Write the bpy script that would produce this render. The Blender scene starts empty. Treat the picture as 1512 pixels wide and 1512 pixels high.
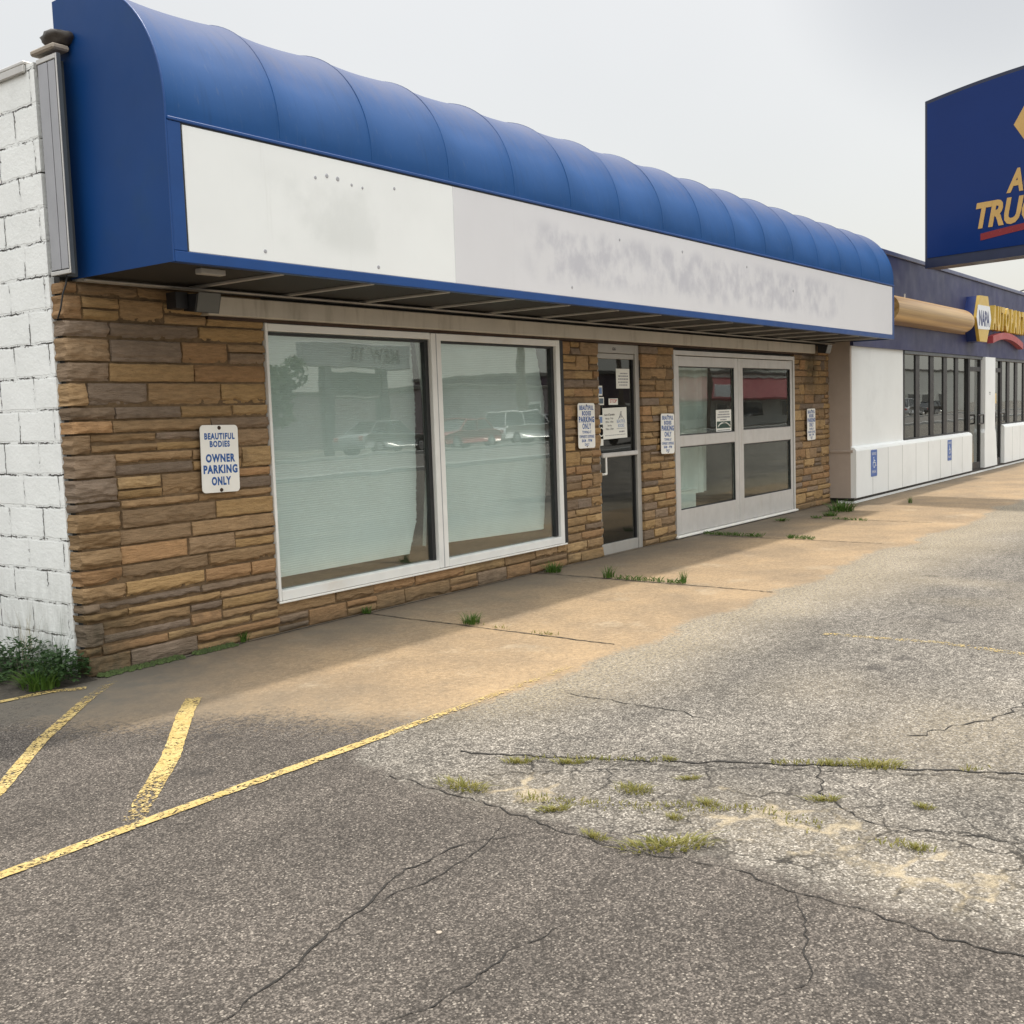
import bpy, math, random
import numpy as np
from mathutils import Vector, Matrix, noise as mnoise
R = math.radians
sc = bpy.context.scene
COL = sc.collection

# ------------------------------------------------------------------ camera
cam_d = bpy.data.cameras.new('camera')
cam = bpy.data.objects.new('camera', cam_d)
COL.objects.link(cam)
cam.matrix_world = Matrix(((0.5972834, 0.0923664, -0.7966938, -3.7051156),
                           (-0.8012935, 0.0261552, -0.5976995, -6.1159800),
                           (-0.0343697, 0.9953815, 0.0896347, 1.5471727),
                           (0, 0, 0, 1)))
cam_d.sensor_width = 36.0
cam_d.lens = 36.0 * 1602.687 / 1512.0
cam_d.clip_start = 0.05
cam_d.clip_end = 2000.0
sc.camera = cam

# ------------------------------------------------------------------ sky
SUN_DIR = Vector((0.44, 0.055, 1.0)).normalized()
SUN_EL = math.asin(SUN_DIR.z)
SUN_AZ = math.atan2(SUN_DIR.x, SUN_DIR.y)
world = bpy.data.worlds.new("World")
sc.world = world
world.use_nodes = True
wt = world.node_tree
wt.nodes.clear()
w_out = wt.nodes.new('ShaderNodeOutputWorld')
w_bg = wt.nodes.new('ShaderNodeBackground')
w_sky = wt.nodes.new('ShaderNodeTexSky')
w_sky.sky_type = 'NISHITA'
w_sky.sun_disc = False
w_sky.sun_elevation = SUN_EL
w_sky.sun_rotation = SUN_AZ
w_sky.dust_density = 4.0
w_tc = wt.nodes.new('ShaderNodeTexCoord')
w_sep = wt.nodes.new('ShaderNodeSeparateXYZ')
w_ramp = wt.nodes.new('ShaderNodeValToRGB')
w_noise = wt.nodes.new('ShaderNodeTexNoise')
w_noise.inputs['Scale'].default_value = 1.6
w_noise.inputs['Detail'].default_value = 4.0
w_m1 = wt.nodes.new('ShaderNodeMapRange')
w_m1.inputs['From Min'].default_value = 0.3
w_m1.inputs['From Max'].default_value = 0.7
w_m1.inputs['To Min'].default_value = 0.95
w_m1.inputs['To Max'].default_value = 1.05
w_mul = wt.nodes.new('ShaderNodeVectorMath'); w_mul.operation = 'SCALE'
w_add = wt.nodes.new('ShaderNodeVectorMath'); w_add.operation = 'ADD'
w_sc = wt.nodes.new('ShaderNodeVectorMath'); w_sc.operation = 'SCALE'
w_sc.inputs['Scale'].default_value = 0.05          # strength of the clear-sky share behind the haze
e = w_ramp.color_ramp.elements
e[0].position = 0.0;  e[0].color = (0.585, 0.57, 0.52, 1)
e[1].position = 1.0;  e[1].color = (2.1, 2.1, 2.05, 1)
k = w_ramp.color_ramp.elements.new(0.40); k.color = (0.655, 0.64, 0.59, 1)
k = w_ramp.color_ramp.elements.new(0.62); k.color = (1.5, 1.5, 1.46, 1)
lk = wt.links.new
w_dot = wt.nodes.new('ShaderNodeVectorMath'); w_dot.operation = 'DOT_PRODUCT'      # rear-left sky boost, added out of view to light facade and side wall
w_dot.inputs[1].default_value = (-.66, -.75, .10)
w_m2 = wt.nodes.new('ShaderNodeMapRange'); w_m2.interpolation_type = 'SMOOTHSTEP'
for k_, v_ in (('From Min', -.1), ('From Max', .9), ('To Min', 1.0), ('To Max', 1.65)): w_m2.inputs[k_].default_value = v_
w_mm = wt.nodes.new('ShaderNodeMath'); w_mm.operation = 'MULTIPLY'
lk(w_tc.outputs['Generated'], w_dot.inputs[0]); lk(w_dot.outputs['Value'], w_m2.inputs['Value'])
lk(w_tc.outputs['Generated'], w_sep.inputs[0])
lk(w_sep.outputs['Z'], w_ramp.inputs[0])
lk(w_tc.outputs['Generated'], w_noise.inputs['Vector'])
lk(w_noise.outputs['Fac'], w_m1.inputs['Value'])
lk(w_ramp.outputs[0], w_mul.inputs[0]); w_c = wt.nodes.new('ShaderNodeVectorMath'); w_c.operation = 'DOT_PRODUCT'          # one soft darker cloud
w_c.inputs[1].default_value = (.902, .225, .369)
w_c2 = wt.nodes.new('ShaderNodeMath'); w_c2.operation = 'MULTIPLY_ADD'; w_c2.inputs[1].default_value = .022
w_c3 = wt.nodes.new('ShaderNodeMapRange'); w_c3.interpolation_type = 'SMOOTHSTEP'
for k_, v_ in (('From Min', .9965), ('From Max', 1.014), ('To Min', 1.0), ('To Max', .70)): w_c3.inputs[k_].default_value = v_
w_c4 = wt.nodes.new('ShaderNodeMath'); w_c4.operation = 'MULTIPLY'
lk(w_tc.outputs['Generated'], w_c.inputs[0]); lk(w_noise.outputs['Fac'], w_c2.inputs[0]); lk(w_c.outputs['Value'], w_c2.inputs[2])
lk(w_c2.outputs[0], w_c3.inputs['Value']); lk(w_m1.outputs[0], w_c4.inputs[0]); lk(w_c3.outputs[0], w_c4.inputs[1])
lk(w_c4.outputs[0], w_mm.inputs[0]); lk(w_m2.outputs[0], w_mm.inputs[1]); lk(w_mm.outputs[0], w_mul.inputs['Scale'])
lk(w_sky.outputs[0], w_sc.inputs[0])
lk(w_mul.outputs[0], w_add.inputs[0]); lk(w_sc.outputs[0], w_add.inputs[1])
lk(w_add.outputs[0], w_bg.inputs['Color'])
w_bg.inputs['Strength'].default_value = 1.0
lk(w_bg.outputs[0], w_out.inputs[0])

# ------------------------------------------------------------------ sun
sun_d = bpy.data.lights.new('sun', 'SUN')
sun_d.energy = 3.6
sun_d.angle = R(2.0)
sun_d.color = (1.0, 0.93, 0.82)
sun = bpy.data.objects.new('sun', sun_d)
COL.objects.link(sun)
sun.location = (0, 0, 30)
sun.rotation_euler = SUN_DIR.to_track_quat('Z', 'Y').to_euler()
sc.view_settings.view_transform = 'Standard'
sc.view_settings.look = 'None'
sc.view_settings.exposure = 0.0
sc.view_settings.gamma = 1.0
sc.view_settings.use_curve_mapping = False
sc.cycles.transparent_max_bounces = 16
sc.cycles.max_bounces = 8

# ================================================================== helpers
def tag(o, label=None, cat=None, group=None, kind=None):
    if label: o['label'] = label
    if cat: o['category'] = cat
    if group: o['group'] = group
    if kind: o['kind'] = kind
    return o

def empty(name, loc, label=None, cat=None, group=None, rz=0.0):
    o = bpy.data.objects.new(name, None)
    o.empty_display_size = 0.2
    COL.objects.link(o)
    o.location = loc
    o.rotation_euler = (0, 0, rz)
    return tag(o, label, cat, group)

def root_loc(p):
    v = Vector((0, 0, 0))
    while p is not None:
        v += Vector(p.location); p = p.parent
    return v

class MB:
    """collects shapes, links them as ONE mesh object"""
    def __init__(s): s.v = []; s.f = []; s.sm = []; s.col = []
    def add(s, vs, fs, smooth=False, col=None):
        b = len(s.v)
        s.v += [tuple(v) for v in vs]
        s.f += [tuple(b + i for i in f) for f in fs]
        s.sm += [smooth] * len(fs)
        s.col += [col] * len(vs)
        return s
    def box(s, x0, x1, y0, y1, z0, z1, col=None):
        vs = [(x, y, z) for z in (z0, z1) for y in (y0, y1) for x in (x0, x1)]
        return s.add(vs, [(0, 2, 3, 1), (4, 5, 7, 6), (0, 1, 5, 4), (2, 6, 7, 3), (0, 4, 6, 2), (1, 3, 7, 5)], False, col)
    def bbox(s, x0, x1, y0, y1, z0, z1, b=0.004):
        """box with chamfered edges"""
        b = min(b, (x1 - x0) * .45, (y1 - y0) * .45, (z1 - z0) * .45)
        X, Y, Z = (x0, x1), (y0, y1), (z0, z1)
        vs = []; idx = {}
        for i in (0, 1):
            for j in (0, 1):
                for k in (0, 1):
                    sx, sy, sz = (1, -1)[i] * b, (1, -1)[j] * b, (1, -1)[k] * b
                    for a, p in enumerate(((X[i], Y[j] + sy, Z[k] + sz), (X[i] + sx, Y[j], Z[k] + sz), (X[i] + sx, Y[j] + sy, Z[k]))):
                        idx[i, j, k, a] = len(vs); vs.append(p)
        fs = []
        q = lambda *t: fs.append(tuple(idx[u] for u in t))
        for i in (0, 1): q((i,0,0,0),(i,1,0,0),(i,1,1,0),(i,0,1,0))
        for j in (0, 1): q((0,j,0,1),(1,j,0,1),(1,j,1,1),(0,j,1,1))
        for k in (0, 1): q((0,0,k,2),(1,0,k,2),(1,1,k,2),(0,1,k,2))
        for i in (0, 1):
            for j in (0, 1): q((i,j,0,0),(i,j,1,0),(i,j,1,1),(i,j,0,1))
        for i in (0, 1):
            for k in (0, 1): q((i,0,k,0),(i,1,k,0),(i,1,k,2),(i,0,k,2))
        for j in (0, 1):
            for k in (0, 1): q((0,j,k,1),(1,j,k,1),(1,j,k,2),(0,j,k,2))
        for i in (0, 1):
            for j in (0, 1):
                for k in (0, 1): q((i,j,k,0),(i,j,k,1),(i,j,k,2))
        # orient faces outward
        c = Vector(((x0 + x1) / 2, (y0 + y1) / 2, (z0 + z1) / 2))
        out = []
        for f in fs:
            p = [Vector(vs[t]) for t in f]
            n = (p[1] - p[0]).cross(p[2] - p[0])
            m = sum(p, Vector()) / len(p)
            out.append(f if n.dot(m - c) > 0 else tuple(reversed(f)))
        return s.add(vs, out)
    def cyl(s, p0, p1, r0, r1=None, n=12, caps=True, smooth=True):
        if r1 is None: r1 = r0
        p0, p1 = Vector(p0), Vector(p1)
        ax = (p1 - p0).normalized()
        t = Vector((1, 0, 0)) if abs(ax.x) < .8 else Vector((0, 1, 0))
        a = ax.cross(t).normalized(); b = ax.cross(a)
        vs = []
        for p, r in ((p0, r0), (p1, r1)):
            for i in range(n):
                w = 2 * math.pi * i / n
                vs.append(p + a * (r * math.cos(w)) + b * (r * math.sin(w)))
        fs = [(i, (i + 1) % n, n + (i + 1) % n, n + i) for i in range(n)]
        s.add(vs, fs, smooth)
        if caps:
            s.add(vs[:n], [tuple(reversed(range(n)))]); s.add(vs[n:], [tuple(range(n))])
        return s
    def tube(s, pts, r, n=8):
        for a, b in zip(pts[:-1], pts[1:]): s.cyl(a, b, r, r, n, True)
        return s
    def prism(s, poly, axis, a0, a1):
        """poly: list of 2-D points, extruded along axis ('x': (y,z), 'y': (x,z), 'z': (x,y))"""
        def P(p, a): return {'x': (a, p[0], p[1]), 'y': (p[0], a, p[1]), 'z': (p[0], p[1], a)}[axis]
        n = len(poly)
        vs = [P(p, a0) for p in poly] + [P(p, a1) for p in poly]
        fs = [(i, (i + 1) % n, n + (i + 1) % n, n + i) for i in range(n)] + [tuple(reversed(range(n))), tuple(range(n, 2 * n))]
        area = sum(poly[i][0] * poly[(i + 1) % n][1] - poly[(i + 1) % n][0] * poly[i][1] for i in range(n))
        flip = (area < 0) ^ (a1 < a0) ^ (axis == 'y')
        if flip: fs = [tuple(reversed(f)) for f in fs]
        return s.add(vs, fs)
    def build(s, name, mat, parent=None, local=False):
        me = bpy.data.meshes.new(name)
        off = Vector((0, 0, 0)) if (parent is None or local) else root_loc(parent)
        me.from_pydata([(x - off.x, y - off.y, z - off.z) for x, y, z in s.v], [], s.f)
        me.polygons.foreach_set('use_smooth', s.sm)
        if any(c is not None for c in s.col):
            at = me.color_attributes.new('tone', 'FLOAT_COLOR', 'POINT')
            at.data.foreach_set('color', [x for c in s.col for x in ((c or (1, 1, 1)) + (1.0,) if len(c or (1,1,1)) == 3 else c)])
        me.materials.append(mat)
        me.update()
        o = bpy.data.objects.new(name, me)
        COL.objects.link(o)
        if parent is not None: o.parent = parent
        return o

def copy_tree(o, parent=None):
    c = o.copy(); COL.objects.link(c)
    if parent is not None: c.parent = parent
    for ch in list(o.children): copy_tree(ch, c)
    return c

def text_into(mb, s, x, z, size, M, bold=0.0, sx=1.0, shear=0.0, depth=0.0, align='CENTER', space=1.0, fit=None):
    """adds lettering to mb; M maps local (u, v, w) to the place; (x, z) is the baseline anchor"""
    cu = bpy.data.curves.new('lettering', 'FONT')
    cu.body = s; cu.size = size; cu.align_x = align; cu.offset = bold * size
    cu.shear = shear; cu.extrude = depth; cu.space_character = space
    cu.resolution_u = 3
    ob = bpy.data.objects.new('lettering', cu)
    me = bpy.data.meshes.new_from_object(ob)
    if fit:
        xs = [v.co.x for v in me.vertices]; sx = fit / (max(xs) - min(xs))
    vs = [M @ Vector((x + v.co.x * sx, z + v.co.y, v.co.z)) for v in me.vertices]
    mb.add(vs, [tuple(p.vertices) for p in me.polygons])
    bpy.data.objects.remove(ob); bpy.data.curves.remove(cu); bpy.data.meshes.remove(me)
    return mb

# ================================================================== materials
def newmat(name):
    m = bpy.data.materials.new(name); m.use_nodes = True
    nt = m.node_tree; nt.nodes.clear()
    out = nt.nodes.new('ShaderNodeOutputMaterial')
    return m, nt, out

class NT:
    def __init__(s, nt): s.nt = nt
    def n(s, t, ins=None, **kw):
        x = s.nt.nodes.new(t)
        for k, v in kw.items(): setattr(x, k, v)
        for k, v in (ins or {}).items():
            if hasattr(v, 'is_linked') or isinstance(v, bpy.types.NodeSocket): s.nt.links.new(v, x.inputs[k])
            else: x.inputs[k].default_value = v
        return x
    def math(s, op, a, b=None, c=None, clamp=False):
        ins = {0: a}
        if b is not None: ins[1] = b
        if c is not None: ins[2] = c
        return s.n('ShaderNodeMath', ins, operation=op, use_clamp=clamp).outputs[0]
    def mix(s, f, a, b, mode='MIX'):
        x = s.n('ShaderNodeMix', data_type='RGBA', blend_type=mode, clamp_factor=True)
        for i, v in ((0, f), (6, a), (7, b)):
            if isinstance(v, bpy.types.NodeSocket): s.nt.links.new(v, x.inputs[i])
            else: x.inputs[i].default_value = v if not isinstance(v, tuple) else (v + (1.0,))[:4]
        return x.outputs[2]
    def noise(s, vec, scale, detail=4.0, rough=.55, out=0, dist=0.0):
        return s.n('ShaderNodeTexNoise', {'Vector': vec, 'Scale': scale, 'Detail': detail, 'Roughness': rough, 'Distortion': dist}).outputs[out]
    def rng(s, v, a, b, c=0.0, d=1.0, smooth=False):
        return s.n('ShaderNodeMapRange', {'Value': v, 'From Min': a, 'From Max': b, 'To Min': c, 'To Max': d},
                   interpolation_type='SMOOTHSTEP' if smooth else 'LINEAR').outputs[0]
    def ramp(s, v, stops, interp='LINEAR'):
        x = s.n('ShaderNodeValToRGB', {0: v}); cr = x.color_ramp; cr.interpolation = interp
        while len(cr.elements) < len(stops): cr.elements.new(.5)
        for el, (p, c) in zip(cr.elements, stops):
            el.position = p; el.color = (c + (1,))[:4] if isinstance(c, tuple) else (c, c, c, 1)
        return x.outputs[0]
    def bump(s, h, strength, dist, nrm=None):
        ins = {'Height': h, 'Strength': strength, 'Distance': dist}
        if nrm is not None: ins['Normal'] = nrm
        return s.n('ShaderNodeBump', ins).outputs[0]
    def pos(s): return s.n('ShaderNodeNewGeometry').outputs['Position']
    def attr(s, name): return s.n('ShaderNodeAttribute', attribute_name=name)

def pbr(name, col, rough=.5, metal=0.0, var=.08, vscale=6.0, bump=0.0, bscale=80.0, dirt=None, dscale=2.5, damt=.5, spec=.5, streak=False, sheen=0.0):
    """painted / metal / plastic surface with gentle mottling and optional dirt"""
    m, nt, out = newmat(name); t = NT(nt)
    p = t.pos()
    f = t.noise(p, vscale, 5)
    c = t.mix(t.rng(f, .3, .7), tuple(x * (1 - var) for x in col), tuple(min(1, x * (1 + var)) for x in col))
    if dirt is not None:
        q = p
        if streak:
            q = t.n('ShaderNodeMapping', {'Vector': p, 'Scale': (1.0, 1.0, .16)}).outputs[0]
        d = t.rng(t.noise(q, dscale * (3 if streak else 1), 8, .65), .5, .75, 0, damt, True)
        c = t.mix(d, c, dirt)
    b = t.n('ShaderNodeBsdfPrincipled', {'Base Color': c, 'Metallic': metal, 'Specular IOR Level': spec})
    rr = t.rng(t.noise(p, vscale * 2.3, 4), .3, .7, rough * .85, min(1, rough * 1.15))
    nt.links.new(rr, b.inputs['Roughness'])
    if bump > 0:
        nt.links.new(t.bump(t.noise(p, bscale, 4), bump, .01), b.inputs['Normal'])
    nt.links.new(b.outputs[0], out.inputs[0])
    return m

def glass_mat(name, tint=(.84, .90, .88), k=1.6):
    m, nt, out = newmat(name); t = NT(nt)
    g = t.n('ShaderNodeNewGeometry')
    p = t.pos()
    h = t.noise(p, 1.1, 2, .5)
    nb = t.bump(h, .035, .05)
    c = t.math('ABSOLUTE', t.n('ShaderNodeVectorMath', {0: g.outputs['Incoming'], 1: g.outputs['Normal']}, operation='DOT_PRODUCT').outputs['Value'])
    s1 = t.math('POWER', t.math('SUBTRACT', 1.0, c), 5.0)
    F = t.math('MULTIPLY', t.math('MULTIPLY_ADD', s1, .955, .045), k, clamp=True)
    tr = t.n('ShaderNodeBsdfTransparent', {'Color': tint + (1,)})
    gl = t.n('ShaderNodeBsdfGlossy', {'Color': (.93, .96, .95, 1), 'Roughness': .012, 'Normal': nb})
    dust = t.n('ShaderNodeBsdfDiffuse', {'Color': (.45, .43, .38, 1)})
    dm = t.rng(t.noise(p, 2.2, 8, .7), .45, .8, .012, .06)
    mx = t.n('ShaderNodeMixShader', {0: F, 1: tr.outputs[0], 2: gl.outputs[0]})
    mx2 = t.n('ShaderNodeMixShader', {0: dm, 1: mx.outputs[0], 2: dust.outputs[0]})
    nt.links.new(mx2.outputs[0], out.inputs[0])
    return m

def speckle(t, p, kind):
    """asphalt aggregate colour + height: 'new' dark binder, 'old' worn, pale stones exposed"""
    v = t.n('ShaderNodeTexVoronoi', {'Vector': p, 'Scale': 160.0 if kind == 'new' else 135.0, 'Randomness': 1.0})
    sep = t.n('ShaderNodeSeparateColor', {0: v.outputs['Color']})
    big = t.noise(p, 1.3, 6, .6)
    if kind == 'new':
        c = t.ramp(sep.outputs[0], [(0, (.054, .046, .039)), (.25, (.082, .071, .061)), (.50, (.112, .097, .084)), (.70, (.160, .138, .119)), (.85, (.20, .175, .15)), (.96, (.31, .275, .235))], 'CONSTANT')
        f = t.math('MULTIPLY', t.rng(big, .3, .7, .78, 1.10), t.rng(t.noise(p, 22, 5, .7), .3, .7, .8, 1.2))
    else:
        c = t.ramp(sep.outputs[0], [(0, (.082, .073, .062)), (.20, (.125, .112, .096)), (.42, (.180, .163, .140)), (.66, (.25, .228, .197)), (.86, (.38, .35, .305))], 'CONSTANT')
        f = t.math('MULTIPLY', t.rng(big, .3, .7, .74, 1.18), t.rng(t.noise(p, 17, 6, .7), .32, .68, .62, 1.38))
    gap = t.rng(v.outputs['Distance'], .25, .65, 1.0, .62)
    m = t.math('MULTIPLY', f, gap)
    col = t.n('ShaderNodeVectorMath', {0: c, 'Scale': m}, operation='SCALE').outputs[0]
    return col, t.math('ADD', t.math('MULTIPLY', v.outputs['Distance'], -1.0), t.math('MULTIPLY', sep.outputs[1], .6))

def ground_mat():
    m, nt, out = newmat('weathered_pavement'); t = NT(nt)
    p = t.pos()
    cn, hn = speckle(t, p, 'new')
    co, ho = speckle(t, p, 'old')
    fine = t.noise(p, 30.0, 5, .7)
    md = t.math('ADD', t.attr('fresh').outputs['Fac'], t.rng(fine, .3, .7, -.32, .32))
    md = t.rng(md, .32, .68, 0, 1)
    c = t.mix(md, co, cn)
    h = t.n('ShaderNodeMix', {0: md, 2: ho, 3: hn}).outputs[0]
    # oil and patch stains
    st = t.rng(t.noise(p, .9, 7, .62), .56, .70, 0, .32, True)
    c = t.mix(st, c, (.05, .045, .042))
    sx_ = t.n('ShaderNodeMapping', {'Vector': p, 'Rotation': (0, 0, .35), 'Scale': (.35, 2.2, 1.0)}).outputs[0]
    c = t.n('ShaderNodeVectorMath', {0: c, 'Scale': t.rng(t.noise(sx_, 1.4, 5, .6), .3, .7, .84, 1.14)}, operation='SCALE').outputs[0]
    drip = t.n('ShaderNodeTexVoronoi', {'Vector': p, 'Scale': 1.15}).outputs['Distance']
    dr_ = t.math('ADD', drip, t.rng(t.noise(p, 9, 4), .3, .7, -.05, .05))
    c = t.mix(t.rng(dr_, .045, .11, .6, 0), c, (.03, .027, .025))
    # alligator cracking
    wv = t.n('ShaderNodeVectorMath', {0: p, 1: t.n('ShaderNodeVectorMath', {0: t.noise(p, 5.0, 4, .6, out=1), 'Scale': .22}, operation='SCALE').outputs[0]}, operation='ADD').outputs[0]
    ve = t.n('ShaderNodeTexVoronoi', {'Vector': wv, 'Scale': 3.4}, feature='DISTANCE_TO_EDGE').outputs['Distance']
    al = t.attr('cracked').outputs['Fac']
    sand = t.attr('sand').outputs['Fac']
    sw = t.math('ADD', sand, t.rng(t.noise(p, 7, 6, .65), .3, .7, -.3, .3))
    ck = t.math('MULTIPLY', t.rng(ve, .007, .024, 1, 0), t.math('MULTIPLY', al, t.rng(t.noise(p, 4, 4), .4, .55, .5, 1)))
    wide = t.math('MULTIPLY', t.rng(ve, .02, t.rng(sw, .2, 1.2, .025, .15), 1, 0), t.math('MULTIPLY', t.rng(sw, .35, .6), al))
    c = t.mix(ck, c, (.022, .02, .018))
    grain = t.noise(p, 160.0, 3, .6)
    sc_ = t.mix(t.rng(grain, .3, .7), (.29, .24, .16), (.43, .36, .25))
    wn = t.math('MULTIPLY', wide, t.math('MULTIPLY', t.rng(grain, .3, .55, .55, 1.0), t.rng(t.noise(p, 13, 6, .75), .36, .55, .25, 1.0)), clamp=True)
    c = t.mix(wn, c, sc_)
    # loose sand film
    film = t.math('MULTIPLY', t.attr('film').outputs['Fac'], t.rng(t.noise(p, 45, 5, .75), .38, .62, 0, 1.0), clamp=True)
    c = t.mix(film, c, sc_)
    # concrete walk
    cs = t.n('ShaderNodeTexVoronoi', {'Vector': p, 'Scale': 150.0})
    csr = t.n('ShaderNodeSeparateColor', {0: cs.outputs['Color']}).outputs[0]
    cc = t.mix(t.rng(t.noise(p, 1.1, 7, .62), .33, .68), (.205, .152, .098), (.345, .245, .142))
    cc = t.mix(t.rng(csr, .72, .95, 0, .45), cc, (.15, .115, .08))
    cc = t.mix(t.rng(csr, .0, .12, .4, 0), cc, (.46, .37, .26))
    cc = t.mix(t.rng(t.noise(p, 1.9, 8, .72), .54, .70, 0, .5, True), cc, (.375, .31, .22))
    cc = t.mix(t.rng(t.noise(p, 3.1, 8, .7), .55, .72, 0, .4), cc, (.16, .125, .085))
    cc = t.n('ShaderNodeVectorMath', {0: cc, 'Scale': t.rng(t.noise(p, 26, 6, .72), .3, .7, .74, 1.2)}, operation='SCALE').outputs[0]
    cc = t.mix(t.rng(t.noise(p, 11, 7, .75), .60, .70, 0, .35), cc, (.13, .105, .075))
    cc = t.mix(t.math('MULTIPLY', t.attr('grime_shade').outputs['Fac'], t.rng(t.noise(p, 5, 6, .65), .25, .75, .55, 1.0)), cc, (.115, .102, .082))  # walk dirt and painted awning shade share this mask
    mc = t.math('ADD', t.attr('concrete').outputs['Fac'], t.rng(fine, .3, .7, -.30, .30))
    mc = t.rng(mc, .30, .70, 0, 1)
    c = t.mix(mc, c, cc)
    h = t.n('ShaderNodeMix', {0: mc, 2: h, 3: t.math('MULTIPLY', csr, .22)}).outputs[0]
    h = t.math('SUBTRACT', h, t.math('MULTIPLY', ck, 2.0))
    b = t.n('ShaderNodeBsdfPrincipled', {'Base Color': c, 'Roughness': .88, 'Specular IOR Level': .3,
            'Normal': t.bump(h, .45, .005)})
    nt.links.new(b.outputs[0], out.inputs[0])
    return m

def paint_mat():
    m, nt, out = newmat('worn_yellow_paint'); t = NT(nt)
    p = t.pos()
    cn, hn = speckle(t, p, 'new')
    w = t.attr('wear').outputs['Fac']
    v = t.n('ShaderNodeTexVoronoi', {'Vector': p, 'Scale': 105.0})
    sep = t.n('ShaderNodeSeparateColor', {0: v.outputs['Color']})
    k = t.math('ADD', t.math('ADD', t.math('MULTIPLY', sep.outputs[0], .45), t.math('MULTIPLY', t.noise(p, 14, 5, .7), .9)), t.math('MULTIPLY', w, .9))
    k = t.rng(k, .98, 1.2, 1, 0)
    yc = t.mix(t.rng(t.noise(p, 9, 5), .3, .7), (.40, .285, .095), (.50, .39, .17))
    yc = t.mix(t.rng(sep.outputs[1], .8, .95, 0, .5), yc, (.28, .20, .09))
    # where the paint is worn through, the surface below shows
    pb = t.n('ShaderNodeBsdfPrincipled', {'Base Color': yc, 'Roughness': .75, 'Specular IOR Level': .3, 'Normal': t.bump(hn, .3, .005)})
    tr = t.n('ShaderNodeBsdfTransparent')
    mx = t.n('ShaderNodeMixShader', {0: k, 1: tr.outputs[0], 2: pb.outputs[0]})
    nt.links.new(mx.outputs[0], out.inputs[0])
    return m

def stone_mat():
    m, nt, out = newmat('split_face_stone'); t = NT(nt)
    p = t.pos()
    c = t.attr('tone').outputs['Color']
    st = t.n('ShaderNodeMapping', {'Vector': p, 'Scale': (1.0, 1.0, 5.0)}).outputs[0]
    f = t.noise(st, 9.0, 8, .65)
    c = t.mix(t.rng(f, .3, .7, 0, 1), t.n('ShaderNodeVectorMath', {0: c, 'Scale': .72}, operation='SCALE').outputs[0], t.n('ShaderNodeVectorMath', {0: c, 'Scale': 1.22}, operation='SCALE').outputs[0])
    c = t.mix(t.rng(t.noise(p, 2.1, 7, .65), .52, .70, 0, .45, True), c, (.12, .085, .055))
    c = t.mix(t.rng(t.noise(p, 70, 4, .7), .58, .72, 0, .35), c, (.09, .065, .042))
    sp = t.n('ShaderNodeSeparateXYZ', {0: p})
    leak = t.math('MULTIPLY', t.rng(t.math('ABSOLUTE', t.math('SUBTRACT', sp.outputs[0], 11.95)), .08, .34, 1, 0, True), t.rng(sp.outputs[2], 1.45, 2.15, 0, 1, True))
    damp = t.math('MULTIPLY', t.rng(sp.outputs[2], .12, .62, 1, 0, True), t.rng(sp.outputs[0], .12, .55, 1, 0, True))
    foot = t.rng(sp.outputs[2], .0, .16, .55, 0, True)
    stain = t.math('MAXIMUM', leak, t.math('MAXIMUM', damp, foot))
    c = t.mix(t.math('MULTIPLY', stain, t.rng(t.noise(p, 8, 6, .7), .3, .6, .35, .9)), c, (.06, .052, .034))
    h = t.math('ADD', t.noise(st, 16, 7, .6), t.math('MULTIPLY', t.noise(p, 120, 3, .6), .25))
    b = t.n('ShaderNodeBsdfPrincipled', {'Base Color': c, 'Roughness': .9, 'Specular IOR Level': .2, 'Normal': t.bump(h, .85, .016)})
    nt.links.new(b.outputs[0], out.inputs[0])
    return m

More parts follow.
